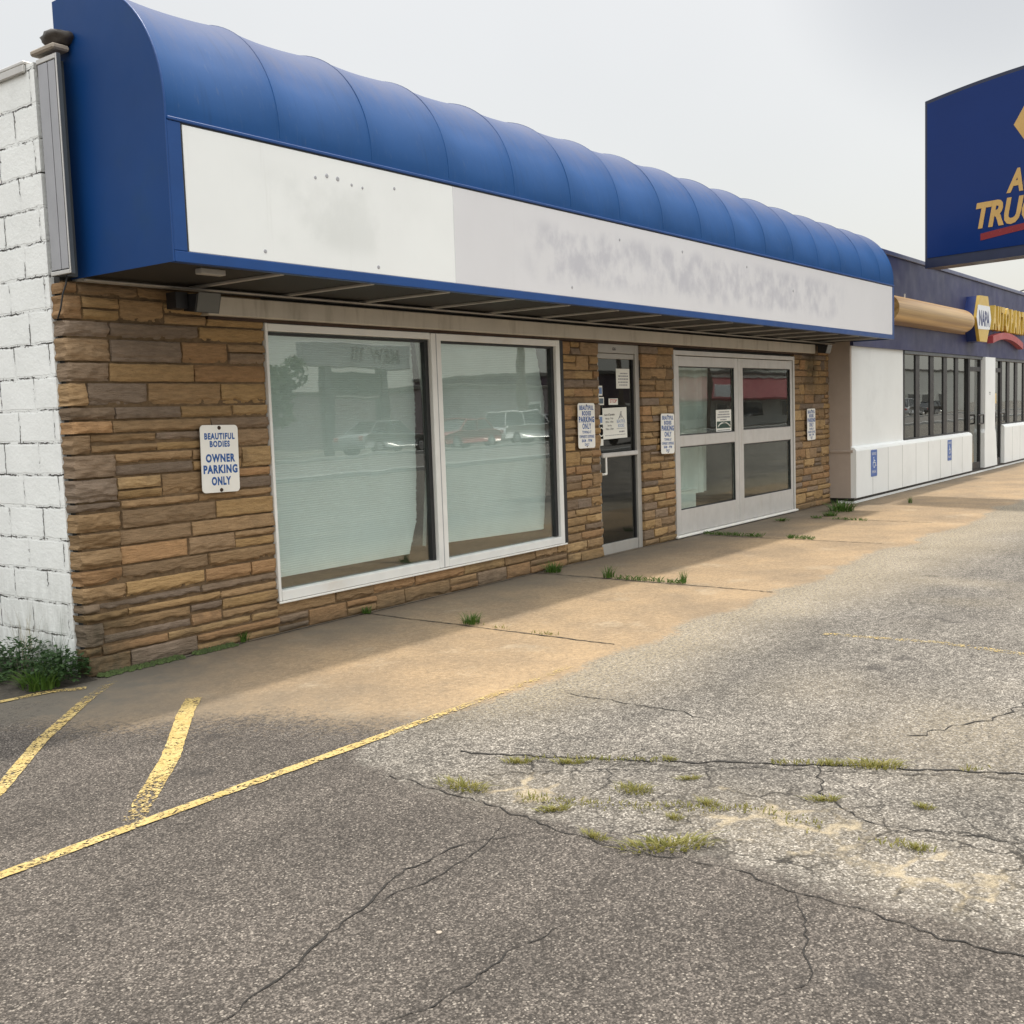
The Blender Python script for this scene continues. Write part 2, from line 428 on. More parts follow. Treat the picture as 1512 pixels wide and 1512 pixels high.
def block_mat():
    """painted concrete block, paint split along the joints"""
    m, nt, out = newmat('painted_block'); t = NT(nt)
    p = t.pos()
    w = t.n('ShaderNodeVectorMath', {0: t.n('ShaderNodeVectorMath', {0: t.noise(p, 14, 4, .7, out=1), 1: (.5, .5, .5)}, operation='SUBTRACT').outputs[0], 'Scale': .034}, operation='SCALE').outputs[0]
    q = t.n('ShaderNodeVectorMath', {0: p, 1: w}, operation='ADD').outputs[0]
    s = t.n('ShaderNodeSeparateXYZ', {0: q})
    bx = t.n('ShaderNodeCombineXYZ', {0: t.math('ADD', s.outputs[1], .029 + .2030), 1: t.math('ADD', s.outputs[2], -.0476 + .2032 * 4)}).outputs[0]
    def br(ms):
        return t.n('ShaderNodeTexBrick', {'Vector': bx, 'Scale': 1.0, 'Mortar Size': ms, 'Mortar Smooth': .2, 'Brick Width': .4064, 'Row Height': .2032, 'Color1': (0, 0, 0, 1), 'Color2': (0, 0, 0, 1), 'Mortar': (1, 1, 1, 1)}, offset=.5).outputs['Fac']
    thin, broad = br(.0036), br(.015)
    pat = t.rng(t.noise(p, 4.5, 6, .75), .46, .54, 0, 1)
    crack = t.math('MULTIPLY', br(.0052), pat, clamp=True)
    flake = t.math('MULTIPLY', broad, t.rng(t.noise(p, 24, 5, .7), .60, .64, 0, 1), clamp=True)
    c = t.mix(t.rng(t.noise(p, 3, 6), .3, .7), (.79, .80, .78), (.87, .88, .86))
    c = t.mix(t.rng(t.noise(p, 1.6, 8, .7), .55, .75, 0, .35), c, (.52, .53, .51))
    c = t.mix(t.math('MULTIPLY', thin, t.rng(t.noise(p, 3.2, 4), .4, .62, 0, .3)), c, (.42, .42, .41))
    c = t.mix(flake, c, (.17, .15, .13))
    c = t.mix(crack, c, (.05, .045, .04))
    base = t.math('MULTIPLY', t.rng(s.outputs[2], .15, .85, 1, 0, True), t.rng(t.noise(t.n('ShaderNodeMapping', {'Vector': p, 'Scale': (1, 3.0, .8)}).outputs[0], 5, 7, .7), .38, .66, 0, .6))
    c = t.mix(base, c, (.34, .34, .31))
    h = t.math('SUBTRACT', t.math('MULTIPLY', t.math('ADD', t.noise(p, 40, 5, .65), t.noise(p, 9, 4, .6)), .45), t.math('ADD', t.math('MULTIPLY', broad, .28), t.math('ADD', t.math('MULTIPLY', crack, .8), t.math('MULTIPLY', flake, .4))))
    b = t.n('ShaderNodeBsdfPrincipled', {'Base Color': c, 'Roughness': .62, 'Specular IOR Level': .35, 'Normal': t.bump(h, .8, .012)})
    nt.links.new(b.outputs[0], out.inputs[0])
    return m

def fabric_mat():
    """blue awning vinyl, sun-bleached towards mauve along its crown"""
    m, nt, out = newmat('blue_vinyl'); t = NT(nt)
    p = t.pos()
    s = t.n('ShaderNodeSeparateXYZ', {0: p})
    st = t.n('ShaderNodeMapping', {'Vector': p, 'Scale': (5.0, 1.0, 1.0)}).outputs[0]
    n1 = t.noise(st, 3.5, 7, .62)
    n2 = t.noise(p, 1.7, 5, .6)
    fade = t.rng(t.math('ADD', s.outputs[2], t.math('MULTIPLY', t.math('ADD', n1, n2), .38)), 3.95, 4.42, 0, .75, True)
    c = t.mix(t.rng(n2, .3, .7), (.010, .060, .188), (.015, .074, .228))
    c = t.mix(fade, c, (.075, .085, .145))
    c = t.mix(t.rng(t.noise(st, 9, 6, .7), .58, .75, 0, .4), c, (.085, .115, .19))
    c = t.mix(t.rng(t.noise(t.n('ShaderNodeMapping', {'Vector': p, 'Scale': (7.0, .5, .5)}).outputs[0], 3.0, 7, .72), .55, .75, 0, .35), c, (.012, .04, .10))
    b = t.n('ShaderNodeBsdfPrincipled', {'Base Color': c, 'Roughness': .7, 'Specular IOR Level': .2,
            'Normal': t.bump(t.noise(p, 260, 2), .08, .002)})
    nt.links.new(b.outputs[0], out.inputs[0])
    return m

def board_mat(name, base, smudge):
    """white sign face with ghosts of removed lettering"""
    m, nt, out = newmat(name); t = NT(nt)
    p = t.pos()
    c = t.mix(t.rng(t.noise(p, 1.4, 5), .3, .7), tuple(x * .95 for x in base), base)
    s = t.n('ShaderNodeSeparateXYZ', {0: p})
    row = t.math('MULTIPLY', t.rng(s.outputs[2], 2.56, 2.72, 0, 1, True), t.rng(s.outputs[2], 3.02, 3.16, 1, 0, True))
    st = t.n('ShaderNodeMapping', {'Vector': p, 'Scale': (1.0, 1.0, .8)}).outputs[0]
    col = t.math('MULTIPLY', t.rng(s.outputs[0], smudge[0], smudge[0] + .7, 0, 1, True), t.rng(s.outputs[0], smudge[1] - 1.2, smudge[1], 1, 0, True))
    g = t.rng(t.noise(st, smudge[2], 5, .6), .38, .66, 0, smudge[3], True)
    c = t.mix(t.math('MULTIPLY', t.math('MULTIPLY', row, col), g), c, smudge[4])
    d = t.rng(t.noise(t.n('ShaderNodeMapping', {'Vector': p, 'Scale': (6.0, 1.0, .35)}).outputs[0], 2.5, 6, .7), .58, .8, 0, .16, True)
    c = t.mix(d, c, (.40, .40, .36))
    b = t.n('ShaderNodeBsdfPrincipled', {'Base Color': c, 'Roughness': .38, 'Specular IOR Level': .45})
    nt.links.new(b.outputs[0], out.inputs[0])
    return m

def mesh_soffit_mat():
    m, nt, out = newmat('perforated_soffit'); t = NT(nt)
    p = t.pos()
    v = t.n('ShaderNodeTexVoronoi', {'Vector': p, 'Scale': 70.0, 'Randomness': 0.0}).outputs['Distance']
    c = t.mix(t.rng(v, .25, .40), (.003, .003, .003), (.05, .047, .042))
    c = t.mix(t.rng(t.noise(p, 2.0, 6), .4, .7, 0, .5), c, (.032, .029, .025))
    b = t.n('ShaderNodeBsdfPrincipled', {'Base Color': c, 'Roughness': .7, 'Specular IOR Level': .3})
    nt.links.new(b.outputs[0], out.inputs[0])
    return m

def shade_mat():
    m, nt, out = newmat('pleated_shade'); t = NT(nt)
    p = t.pos()
    c = t.mix(t.rng(t.noise(p, .8, 5), .3, .7), (.72, .80, .785), (.82, .89, .875))
    d = t.n('ShaderNodeBsdfDiffuse', {'Color': c})
    tl = t.n('ShaderNodeBsdfTranslucent', {'Color': c})
    mx = t.n('ShaderNodeMixShader', {0: .25, 1: d.outputs[0], 2: tl.outputs[0]})
    nt.links.new(mx.outputs[0], out.inputs[0])
    return m

def leaf_mat(name, a, b_, tr=.3):
    m, nt, out = newmat(name); t = NT(nt)
    p = t.pos()
    g = t.n('ShaderNodeNewGeometry')
    f = t.math('ADD', t.math('MULTIPLY', g.outputs['Random Per Island'], .6), t.math('MULTIPLY', t.noise(p, 8, 3), .4))
    c = t.mix(f, a, b_)
    d = t.n('ShaderNodeBsdfPrincipled', {'Base Color': c, 'Roughness': .6, 'Specular IOR Level': .3})
    tl = t.n('ShaderNodeBsdfTranslucent', {'Color': c})
    mx = t.n('ShaderNodeMixShader', {0: tr, 1: d.outputs[0], 2: tl.outputs[0]})
    nt.links.new(mx.outputs[0], out.inputs[0])
    return m

M = {}
M['ground'] = ground_mat()
M['paint'] = paint_mat()
M['stone'] = stone_mat()
M['mortar'] = pbr('mortar', (.14, .095, .055), .95, var=.25, vscale=20, bump=.5, bscale=60, spec=.1)
M['block'] = block_mat()
M['vinyl'] = fabric_mat()
M['blue_panel'] = pbr('blue_sheet', (.004, .042, .165), .5, var=.10, vscale=1.2, dirt=(.012, .05, .13), damt=.4, spec=.25)
M['blue_trim'] = pbr('blue_trim', (.006, .052, .20), .4, var=.10, vscale=3, spec=.35)
M['board_a'] = board_mat('white_sign_face', (.80, .815, .80), (.5, 2.5, 2.6, .35, (.52, .54, .52)))
M['board_b'] = board_mat('grey_sign_face', (.665, .66, .675), (3.2, 11.0, 4.2, .6, (.40, .40, .45)))
M['soffit'] = mesh_soffit_mat()
M['rail'] = pbr('soffit_rail', (.40, .38, .35), .5, var=.15, dirt=(.15, .13, .11))
M['header'] = pbr('header_paint', (.50, .46, .39), .55, var=.08, vscale=3, dirt=(.22, .18, .13), damt=.5, streak=True)
M['alu'] = pbr('aluminium_frame', (.56, .545, .52), .42, metal=.25, var=.06, dirt=(.36, .30, .22), damt=.3, streak=True)
M['alu_door'] = pbr('shaded_aluminium', (.38, .365, .335), .45, metal=.25, var=.06, dirt=(.28, .24, .18), damt=.3, streak=True)  # greyer aluminium, the shade of the door recess put into its colour
M['alu_white'] = pbr('white_frame', (.74, .74, .71), .45, var=.05, dirt=(.40, .29, .17), damt=.35, dscale=1.5)
M['gasket'] = pbr('black_gasket', (.015, .016, .017), .5)
M['glass'] = glass_mat('window_glass', (.945, .985, .975), 2.4)
M['door_glass'] = glass_mat('door_glass', (.90, .94, .92), 1.0)
M['dark_glass'] = glass_mat('tinted_glass', (.30, .33, .33), 1.35)
M['shade'] = shade_mat()
M['interior'] = pbr('interior_wall', (.05, .048, .046), .9, var=.2)
M['interior_floor'] = pbr('interior_floor', (.06, .055, .048), .7, var=.2)
M['curtain'] = pbr('white_cloth', (.62, .66, .63), .9, var=.05)
M['white_sign'] = pbr('white_enamel', (.80, .79, .74), .35, var=.03, dirt=(.6, .56, .48), damt=.25)
M['sign_blue'] = pbr('sign_blue_ink', (.012, .085, .30), .4, var=.05)
M['rust'] = pbr('rusty_bolt', (.05, .028, .018), .7, metal=.3, var=.3)
M['paper'] = pbr('paper', (.76, .76, .70), .8, var=.03)
M['ink'] = pbr('black_ink', (.03, .03, .032), .7)
M['soft_ink'] = pbr('grey_ink', (.22, .22, .24), .7)
M['light_blue_ink'] = pbr('light_blue_ink', (.16, .25, .45), .7)
M['red_ink'] = pbr('red_ink', (.42, .06, .05), .6)
M['green_ink'] = pbr('dark_green_ink', (.02, .055, .04), .6)
M['black_metal'] = pbr('black_metal', (.018, .018, .02), .45, var=.2)
M['lens'] = pbr('lamp_lens', (.11, .11, .10), .15)
M['grey_trim'] = pbr('grey_metal', (.36, .36, .38), .4, metal=.2, var=.06)
M['dark_trim'] = pbr('dark_grey_metal', (.08, .09, .10), .45, var=.1)
M['roof'] = pbr('roof_felt', (.13, .12, .11), .9, var=.2)
M['coping'] = pbr('tan_coping', (.34, .29, .235), .7, var=.15, dirt=(.14, .12, .1))
M['tarp'] = pbr('dark_bag', (.055, .045, .038), .5, var=.3, bump=.4, bscale=22)
M['white_wall'] = pbr('white_render', (.76, .78, .77), .7, var=.03, vscale=2, dirt=(.58, .59, .58), damt=.35, dscale=1.2, bump=.12, bscale=90)
M['tan_wall'] = pbr('tan_render', (.40, .335, .285), .75, var=.04, dirt=(.27, .22, .18), damt=.3, bump=.1)
M['seam'] = pbr('joint_shadow_gap', (.34, .34, .33), .8)
M['navy'] = pbr('navy_fascia', (.018, .023, .088), .5, var=.18, vscale=1.5, dirt=(.055, .057, .13), dscale=.9, damt=.6, streak=True)
M['navy_cap'] = pbr('navy_cap', (.06, .075, .17), .35, metal=.2, var=.1)
def gold_mat():
    m, nt, out = newmat('gold_lacquer'); t = NT(nt)
    p = t.pos()
    q = t.n('ShaderNodeMapping', {'Vector': p, 'Scale': (.12, 9.0, 9.0)}).outputs[0]
    c = t.mix(t.rng(t.noise(q, 1.6, 6, .65), .35, .65), (.30, .16, .05), (.56, .36, .13))  # streaky reflections painted lengthwise as lighter and darker gold
    b = t.n('ShaderNodeBsdfPrincipled', {'Base Color': c, 'Roughness': .3, 'Metallic': .35})
    nt.links.new(b.outputs[0], out.inputs[0])
    return m
M['gold'] = gold_mat()
M['yellow'] = pbr('yellow_acrylic', (.56, .37, .06), .35, var=.07)
M['yellow_side'] = pbr('yellow_return', (.42, .27, .05), .4, var=.07)
M['sign_face_white'] = pbr('white_acrylic', (.70, .72, .74), .3, var=.03)
M['navy_letter'] = pbr('navy_letter', (.02, .035, .14), .4)
M['red_sign'] = pbr('faded_red_acrylic', (.36, .055, .06), .45, var=.15, dirt=(.42, .16, .16), damt=.5)
M['hex_blue'] = pbr('hex_box_blue', (.012, .03, .15), .35, var=.1)
M['pylon_blue'] = pbr('glossy_blue_face', (.003, .022, .125), .10, var=.06, vscale=.8, spec=.3)
M['pylon_trim'] = pbr('pylon_cabinet', (.018, .024, .055), .35, var=.1)
M['pylon_gold'] = pbr('pylon_gold', (.50, .31, .10), .25, var=.05)
M['pylon_red'] = pbr('pylon_red', (.20, .015, .02), .25, var=.1)
M['hc_blue'] = pbr('accessible_blue', (.035, .12, .40), .35, var=.05)
M['grass'] = leaf_mat('weed_green', (.045, .11, .016), (.10, .17, .03))
M['dry_grass'] = leaf_mat('yellowing_grass', (.13, .15, .03), (.34, .29, .10))
M['dark_leaf'] = leaf_mat('dark_weed_leaf', (.018, .05, .014), (.05, .095, .028))
M['straw'] = leaf_mat('dry_stem', (.30, .27, .19), (.42, .38, .28), .1)
M['moss'] = pbr('moss', (.05, .075, .018), .95, var=.4, vscale=30, bump=.8, bscale=60)
M['soil'] = pbr('dark_soil', (.045, .038, .028), .95, var=.3, vscale=20, bump=.7, bscale=50)
M['crack'] = pbr('crack_fill', (.014, .012, .010), .95, var=.3, vscale=40)
# across the street (seen in the glass)
M['plum_wall'] = pbr('plum_siding', (.055, .03, .05), .6, var=.1)
M['mauve_wall'] = pbr('mauve_siding', (.26, .22, .23), .7, var=.08)
M['red_roof'] = pbr('red_mansard', (.22, .035, .04), .6, var=.15)
M['cream'] = pbr('cream_wall', (.62, .62, .58), .7, var=.05)
M['blue_wall'] = pbr('slate_wall', (.10, .14, .18), .7, var=.08)
M['wood'] = pbr('pole_wood', (.11, .085, .065), .9, var=.2)
M['wire'] = pbr('cable', (.015, .015, .015), .6)
M['bark'] = pbr('bark', (.08, .06, .045), .9, var=.3)
M['crown'] = leaf_mat('tree_leaf', (.03, .07, .02), (.07, .12, .035))
M['tyre'] = pbr('tyre_rubber', (.015, .015, .015), .8)
M['rim'] = pbr('wheel_rim', (.45, .45, .46), .3, metal=.8)
M['car_glass'] = pbr('car_glass', (.02, .025, .03), .08)
M['screen'] = pbr('message_board', (.05, .07, .07), .3)
for nm, c in dict(car_white=(.70, .70, .70), car_black=(.02, .02, .022), car_grey=(.25, .26, .27), car_red=(.30, .02, .02), car_silver=(.48, .49, .50), car_blue=(.03, .06, .16)).items():
    M[nm] = pbr(nm, c, .2, var=.03)

# ================================================================== ground
rs = np.random.RandomState(7)
_tab = rs.rand(256, 256)
def vnoise(x, y, s):
    x = x * s; y = y * s
    xi = np.floor(x).astype(int); yi = np.floor(y).astype(int)
    fx = x - xi; fy = y - yi
    fx = fx * fx * (3 - 2 * fx); fy = fy * fy * (3 - 2 * fy)
    g = lambda a, b: _tab[a & 255, b & 255]
    return (g(xi, yi) * (1 - fx) + g(xi + 1, yi) * fx) * (1 - fy) + (g(xi, yi + 1) * (1 - fx) + g(xi + 1, yi + 1) * fx) * fy
def fbm(x, y, s):
    return (vnoise(x, y, s) + .5 * vnoise(x + 17, y + 5, s * 2.1) + .25 * vnoise(x + 3, y + 29, s * 4.3)) / 1.75 - .5
sst = lambda a, b, x: (lambda t: t * t * (3 - 2 * t))(np.clip((x - a) / (b - a), 0, 1))

def paving_grid(xs, ys, z, name):
    X, Y = np.meshgrid(xs, ys)
    X = X.ravel(); Y = Y.ravel(); nx, ny = len(xs), len(ys)
    n1 = fbm(X, Y, 1.2); n2 = fbm(X + 40, Y, 3.5)
    Z = np.full_like(X, z)
    if z > 0: Z = np.where((Y <= ys[0] + 1e-6) | (X <= xs[0] + 1e-6), -.002, Z)
    co = np.stack([X, Y, Z], 1)
    i = np.arange(nx * ny).reshape(ny, nx)
    f = np.stack([i[:-1, :-1], i[:-1, 1:], i[1:, 1:], i[1:, :-1]], -1).reshape(-1, 4)
    me = bpy.data.meshes.new(name)
    me.vertices.add(len(co)); me.vertices.foreach_set('co', co.ravel())
    me.loops.add(f.size); me.loops.foreach_set('vertex_index', f.ravel())
    me.polygons.add(len(f)); me.polygons.foreach_set('loop_start', np.arange(0, f.size, 4))
    me.polygons.foreach_set('loop_total', np.full(len(f), 4))
    me.update(calc_edges=True); me.validate()
    def attr(nm, val):
        a = me.attributes.new(nm, 'FLOAT', 'POINT'); a.data.foreach_set('value', np.clip(val, 0, 1.5).astype(np.float32))
    edge_x = -.45 + .10 * n1 + .05 * n2 + .10 * sst(-3.6, -2.6, Y) + .75 * sst(-2.62, -2.3, Y)
    fresh = sst(.20, -.16, X - edge_x + .25 * n2)
    attr('fresh', np.where(Y < .3, fresh, 1.0))
    ax = X - edge_x
    cracked = sst(-.05, .1, ax) * sst(1.35, .75, ax + .35 * n1) * sst(-2.95, -3.35, Y) * 1.0
    cracked = np.maximum(cracked, .55 * sst(1.0, 2.2, ax) * sst(.02, .16, fbm(X, Y, .45)) * sst(-2.9, -3.4, Y))
    attr('cracked', cracked)
    blob = np.exp(-(((X + .02) / .28) ** 2 + ((Y + 4.55) / .45) ** 2)) * 1.0
    blob = np.maximum(blob, .85 * np.exp(-(((X + .15) / .3) ** 2 + ((Y + 5.15) / .4) ** 2)))
    blob = np.maximum(blob, .8 * np.exp(-(((X + .2) / .22) ** 2 + ((Y + 3.5) / .3) ** 2)))
    attr('sand', .75 * blob + .4 * n2)
    # the walk: tan concrete, its outer edge buried under washed-out sand
    c_in = sst(-1.0, .55, X + .55 * n1 + .35 * n2 + .45 * (Y + 1.7)) * sst(-2.66, -2.34, Y + (.14 + .12 * sst(.8, 2.0, X)) * n1 + (.12 + .14 * sst(.8, 2.0, X)) * n2)
    conc = c_in * sst(60, 40, X)
    attr('concrete', conc)
    far = np.clip(X, 0, 12) / 12
    film = .85 * sst(-3.25 - 1.1 * far, -2.45 - .3 * far, Y + .5 * n1) * sst(-.1, 1.2, X + .5 * n2) * sst(45, 30, X) + .28 * blob
    film = film + .55 * sst(.35, .75, np.abs(fbm(X, Y, .5)) * 2) * sst(0.3, 1.5, X) * sst(-8, -4, Y)
    film *= 1 - .35 * conc
    attr('film', film)
    gr = sst(-1.25, -.05, Y + .45 * n1) * .95 + .6 * sst(1.0, -.2, X + .5 * n1)  # dirt along the wall, with the grey-brown awning shade painted in
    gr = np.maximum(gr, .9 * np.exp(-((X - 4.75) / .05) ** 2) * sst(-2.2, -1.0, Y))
    attr('grime_shade', gr)
    me.polygons.foreach_set('use_smooth', np.ones(len(f), bool))
    me.materials.append(M['ground'])
    o = bpy.data.objects.new(name, me); COL.objects.link(o)
    return tag(o, kind='structure')

def axis(parts):
    out = []
    for a, b, s in parts: out += list(np.arange(a, b - 1e-6, s))
    return np.array(out + [parts[-1][1]])
gx = axis([(-400, -40, 60), (-40, -8, 4), (-8, -3.2, .24), (-3.2, 6, .045), (6, 14, .09), (14, 30, .4), (30, 120, 6), (120, 480, 60)])
gy = axis([(-400, -60, 40), (-60, -12, 3), (-12, -6.2, .3), (-6.2, .4, .045), (.4, 8, .8), (8, 400, 56)])
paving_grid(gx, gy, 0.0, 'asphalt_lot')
sx = axis([(.05, 8, .05), (8, 14, .12), (14, 40, .5)])
sy = axis([(-2.42, .02, .05)])
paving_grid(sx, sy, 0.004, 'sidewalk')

def strip(name, pts, w, mat, z=.016, wear=None, jit=0.0, seed=1, seg=.05, taper=False, kind='structure'):
    """a flat painted line or a crack following a polyline on the ground"""
    rnd = random.Random(seed)
    P = [Vector((x, y, 0)) for x, y in pts]
    path = []
    for a, b in zip(P[:-1], P[1:]):
        n = max(1, int((b - a).length / seg))
        for i in range(n): path.append(a.lerp(b, i / n))
    path.append(P[-1])
    N = len(path); vs = []; wr = []
    off = 0.0
    for i, p in enumerate(path):
        d = (path[min(i + 1, N - 1)] - path[max(i - 1, 0)]).normalized()
        nrm = Vector((-d.y, d.x, 0))
        off = off * .55 + rnd.uniform(-jit, jit)
        ww = w * (rnd.uniform(.25, 1.0) if jit else rnd.uniform(.92, 1.08)) / 2
        if taper: ww *= min(1, (N - 1 - i) / (N * .3) + .15) * min(1, i / (N * .15) + .2)
        c = p + nrm * off
        vs += [(c.x - nrm.x * ww, c.y - nrm.y * ww, z), (c.x + nrm.x * ww, c.y + nrm.y * ww, z)]
        wv = wear(i / (N - 1)) if wear else 0.0
        wr += [wv, wv]
    me = bpy.data.meshes.new(name)
    me.from_pydata(vs, [], [(2 * i, 2 * i + 2, 2 * i + 3, 2 * i + 1) for i in range(N - 1)])
    a = me.attributes.new('wear', 'FLOAT', 'POINT'); a.data.foreach_set('value', wr)
    me.materials.append(M[mat])
    # faces must look up
    if me.polygons and me.polygons[0].normal.z < 0: me.flip_normals()
    o = bpy.data.objects.new(name, me); COL.objects.link(o)
    return tag(o, kind=kind)

LZ = .0035
strip('painted_line', [(-9, -2.44), (-3, -2.455), (-1.3, -2.445), (.1, -2.465), (1.7, -2.47)], .062, 'paint', .0055, lambda u: .30 + .40 * max(0, (u - .84) / .16) ** .6)
strip('painted_line', [(.04, -.21), (-.27, -.44), (-.9, -1.02), (-1.38, -1.54), (-2.3, -2.42)], .068, 'paint', LZ + .0008, lambda u: .38 * max(0, 1 - u / .22) + .36)
strip('painted_line', [(.04, -1.0), (-.18, -1.22), (-.72, -1.83), (-1.31, -2.40)], .09, 'paint', LZ + .0008, lambda u: .26 + .36 * sst(.55, 1.0, u) + .2 * sst(.12, 0, u))
strip('painted_line', [(-.15, -.22), (-.31, -.10), (-.60, -.05), (-2.2, -.02)], .07, 'paint', LZ + .0016, lambda u: .28 if u > .15 else .42)
strip('painted_line', [(3.30, -3.45), (3.37, -4.2), (3.25, -4.75)], .08, 'paint', .004, lambda u: .62)
CZ = .003
strip('crack', [(-2.1, -3.86), (-1.75, -3.82), (-1.56, -3.75), (-1.3, -3.70), (-1.06, -3.63), (-.75, -3.66), (-.48, -3.86)], .010, 'crack', CZ, jit=.012, seed=3, seg=.03, taper=True)
strip('crack', [(-1.33, -3.70), (-1.05, -3.76), (-.75, -3.74), (-.50, -3.62)], .008, 'crack', CZ, jit=.010, seed=4, seg=.03, taper=True)
strip('crack', [(-1.95, -4.2), (-1.6, -4.28), (-1.3, -4.27), (-1.0, -4.32)], .007, 'crack', CZ, jit=.012, seed=5, seg=.03, taper=True)
strip('crack', [(.05, -2.95), (.18, -3.32), (.43, -3.87), (.69, -4.39), (1.02, -5.16), (1.3, -5.9)], .020, 'crack', CZ, jit=.014, seed=6, seg=.03)
strip('crack', [(.10, -3.30), (.30, -3.72), (.56, -4.28), (.86, -4.95), (1.05, -5.5)], .010, 'crack', CZ + .002, jit=.016, seed=16, seg=.03)
strip('crack', [(1.18, -2.75), (1.15, -3.2), (1.15, -3.49), (1.05, -3.8)], .012, 'crack', CZ, jit=.014, seed=7, seg=.03, taper=True)
strip('crack', [(-.36, -2.9), (-.38, -3.2), (-.465, -3.78), (-.52, -4.11), (-.475, -4.41), (-.515, -4.75), (-.53, -5.04), (-.59, -5.3), (-.55, -6.0)], .009, 'crack', CZ, jit=.016, seed=8, seg=.03)
strip('crack', [(-.50, -4.8), (-.8, -4.95), (-1.0, -5.05), (-1.2, -4.98)], .006, 'crack', CZ, jit=.012, seed=18, seg=.03, taper=True)
strip('crack', [(1.3, -4.6), (1.75, -4.85), (2.2, -4.95), (2.6, -5.4)], .012, 'crack', CZ, jit=.03, seed=9, seg=.04)
strip('crack', [(.70, -4.40), (.35, -4.55), (.15, -4.85), (.3, -5.4)], .009, 'crack', CZ, jit=.02, seed=10, seg=.03)
JZ = .0065
for n_, (x, e_) in enumerate(((2.40, -2.5), (4.75, -2.6), (8.15, -2.4), (10.4, -2.3))):
    strip('sidewalk_joint', [(x + .03, 0.0), (x, -1.0), (x - .05, e_ + .12)], .024, 'crack', JZ, jit=.006, seed=20 + n_, seg=.03)
strip('sidewalk_joint', [(.35, -.06), (1.6, -.03), (5.3, -.035)], .022, 'crack', JZ, jit=.006, seed=30, seg=.05)
strip('sidewalk_joint', [(5.4, -.03), (7.7, -.03), (12.7, -.035)], .016, 'crack', JZ, jit=.006, seed=31, seg=.05)
# street and far kerb, seen only as reflections
mb = MB(); mb.box(-60, 160, -24.5, -15.0, -.02, .02); tag(mb.build('road', M['roof']), kind='structure')
mb = MB()
for yy in (-14.9, -24.9): mb.bbox(-60, 160, yy - .2, yy, -.02, .14, .02)
tag(mb.build('kerb', M['seam']), kind='structure')

# ================================================================== the stone shop
shop = empty('shop_building', (0.6, 0.3, 0), 'low brown stone shop under the long blue barrel awning', 'shop')
H = 3.74
PAL = [(.33, .215, .105), (.36, .235, .11), (.385, .26, .13), (.29, .19, .10), (.265, .18, .105), (.235, .17, .115), (.32, .21, .11), (.335, .205, .105), (.295, .195, .105), (.225, .17, .125), (.35, .21, .105)]

def stones(mb, x0, x1, z0, z1, seed, lens=(.22, .75), deep=.11, left_quoin=False, bands=None, tint=1.0):
    rnd = random.Random(seed)
    z = z0; prev = None
    gap = .014
    while z < z1 - .02:
        h = rnd.choice((.062, .085, .105, .125, .15, .15)) if bands is None else rnd.choice(bands)
        if z1 - z - h < .06: h = z1 - z
        slots = []
        x = x0
        if left_quoin:
            w = rnd.choice((.10, .28, .12, .30)); slots.append((x, x + w, True)); x += w
        while x < x1 - 1e-4:
            w = rnd.uniform(*lens) * (1.0 if h < .13 else .85)
            if x1 - (x + w) < lens[0] * .6: w = x1 - x
            slots.append((x, x + w, False)); x += w
        for (a, b, q) in slots:
            if h > .115 and rnd.random() < .38 and not q:
                k = rnd.uniform(.42, .58)
                cells = [(a, b, z, z + h * k), (a, b, z + h * k, z + h)]
            else: cells = [(a, b, z, z + h)]
            for (ca, cb, cz0, cz1) in cells:
                one_stone(mb, ca + (0 if ca == x0 else gap / 2), cb - (0 if cb == x1 else gap / 2), cz0 + gap / 2, cz1 - gap / 2, rnd, deep, q or (left_quoin and ca == x0), tint)
        z += h

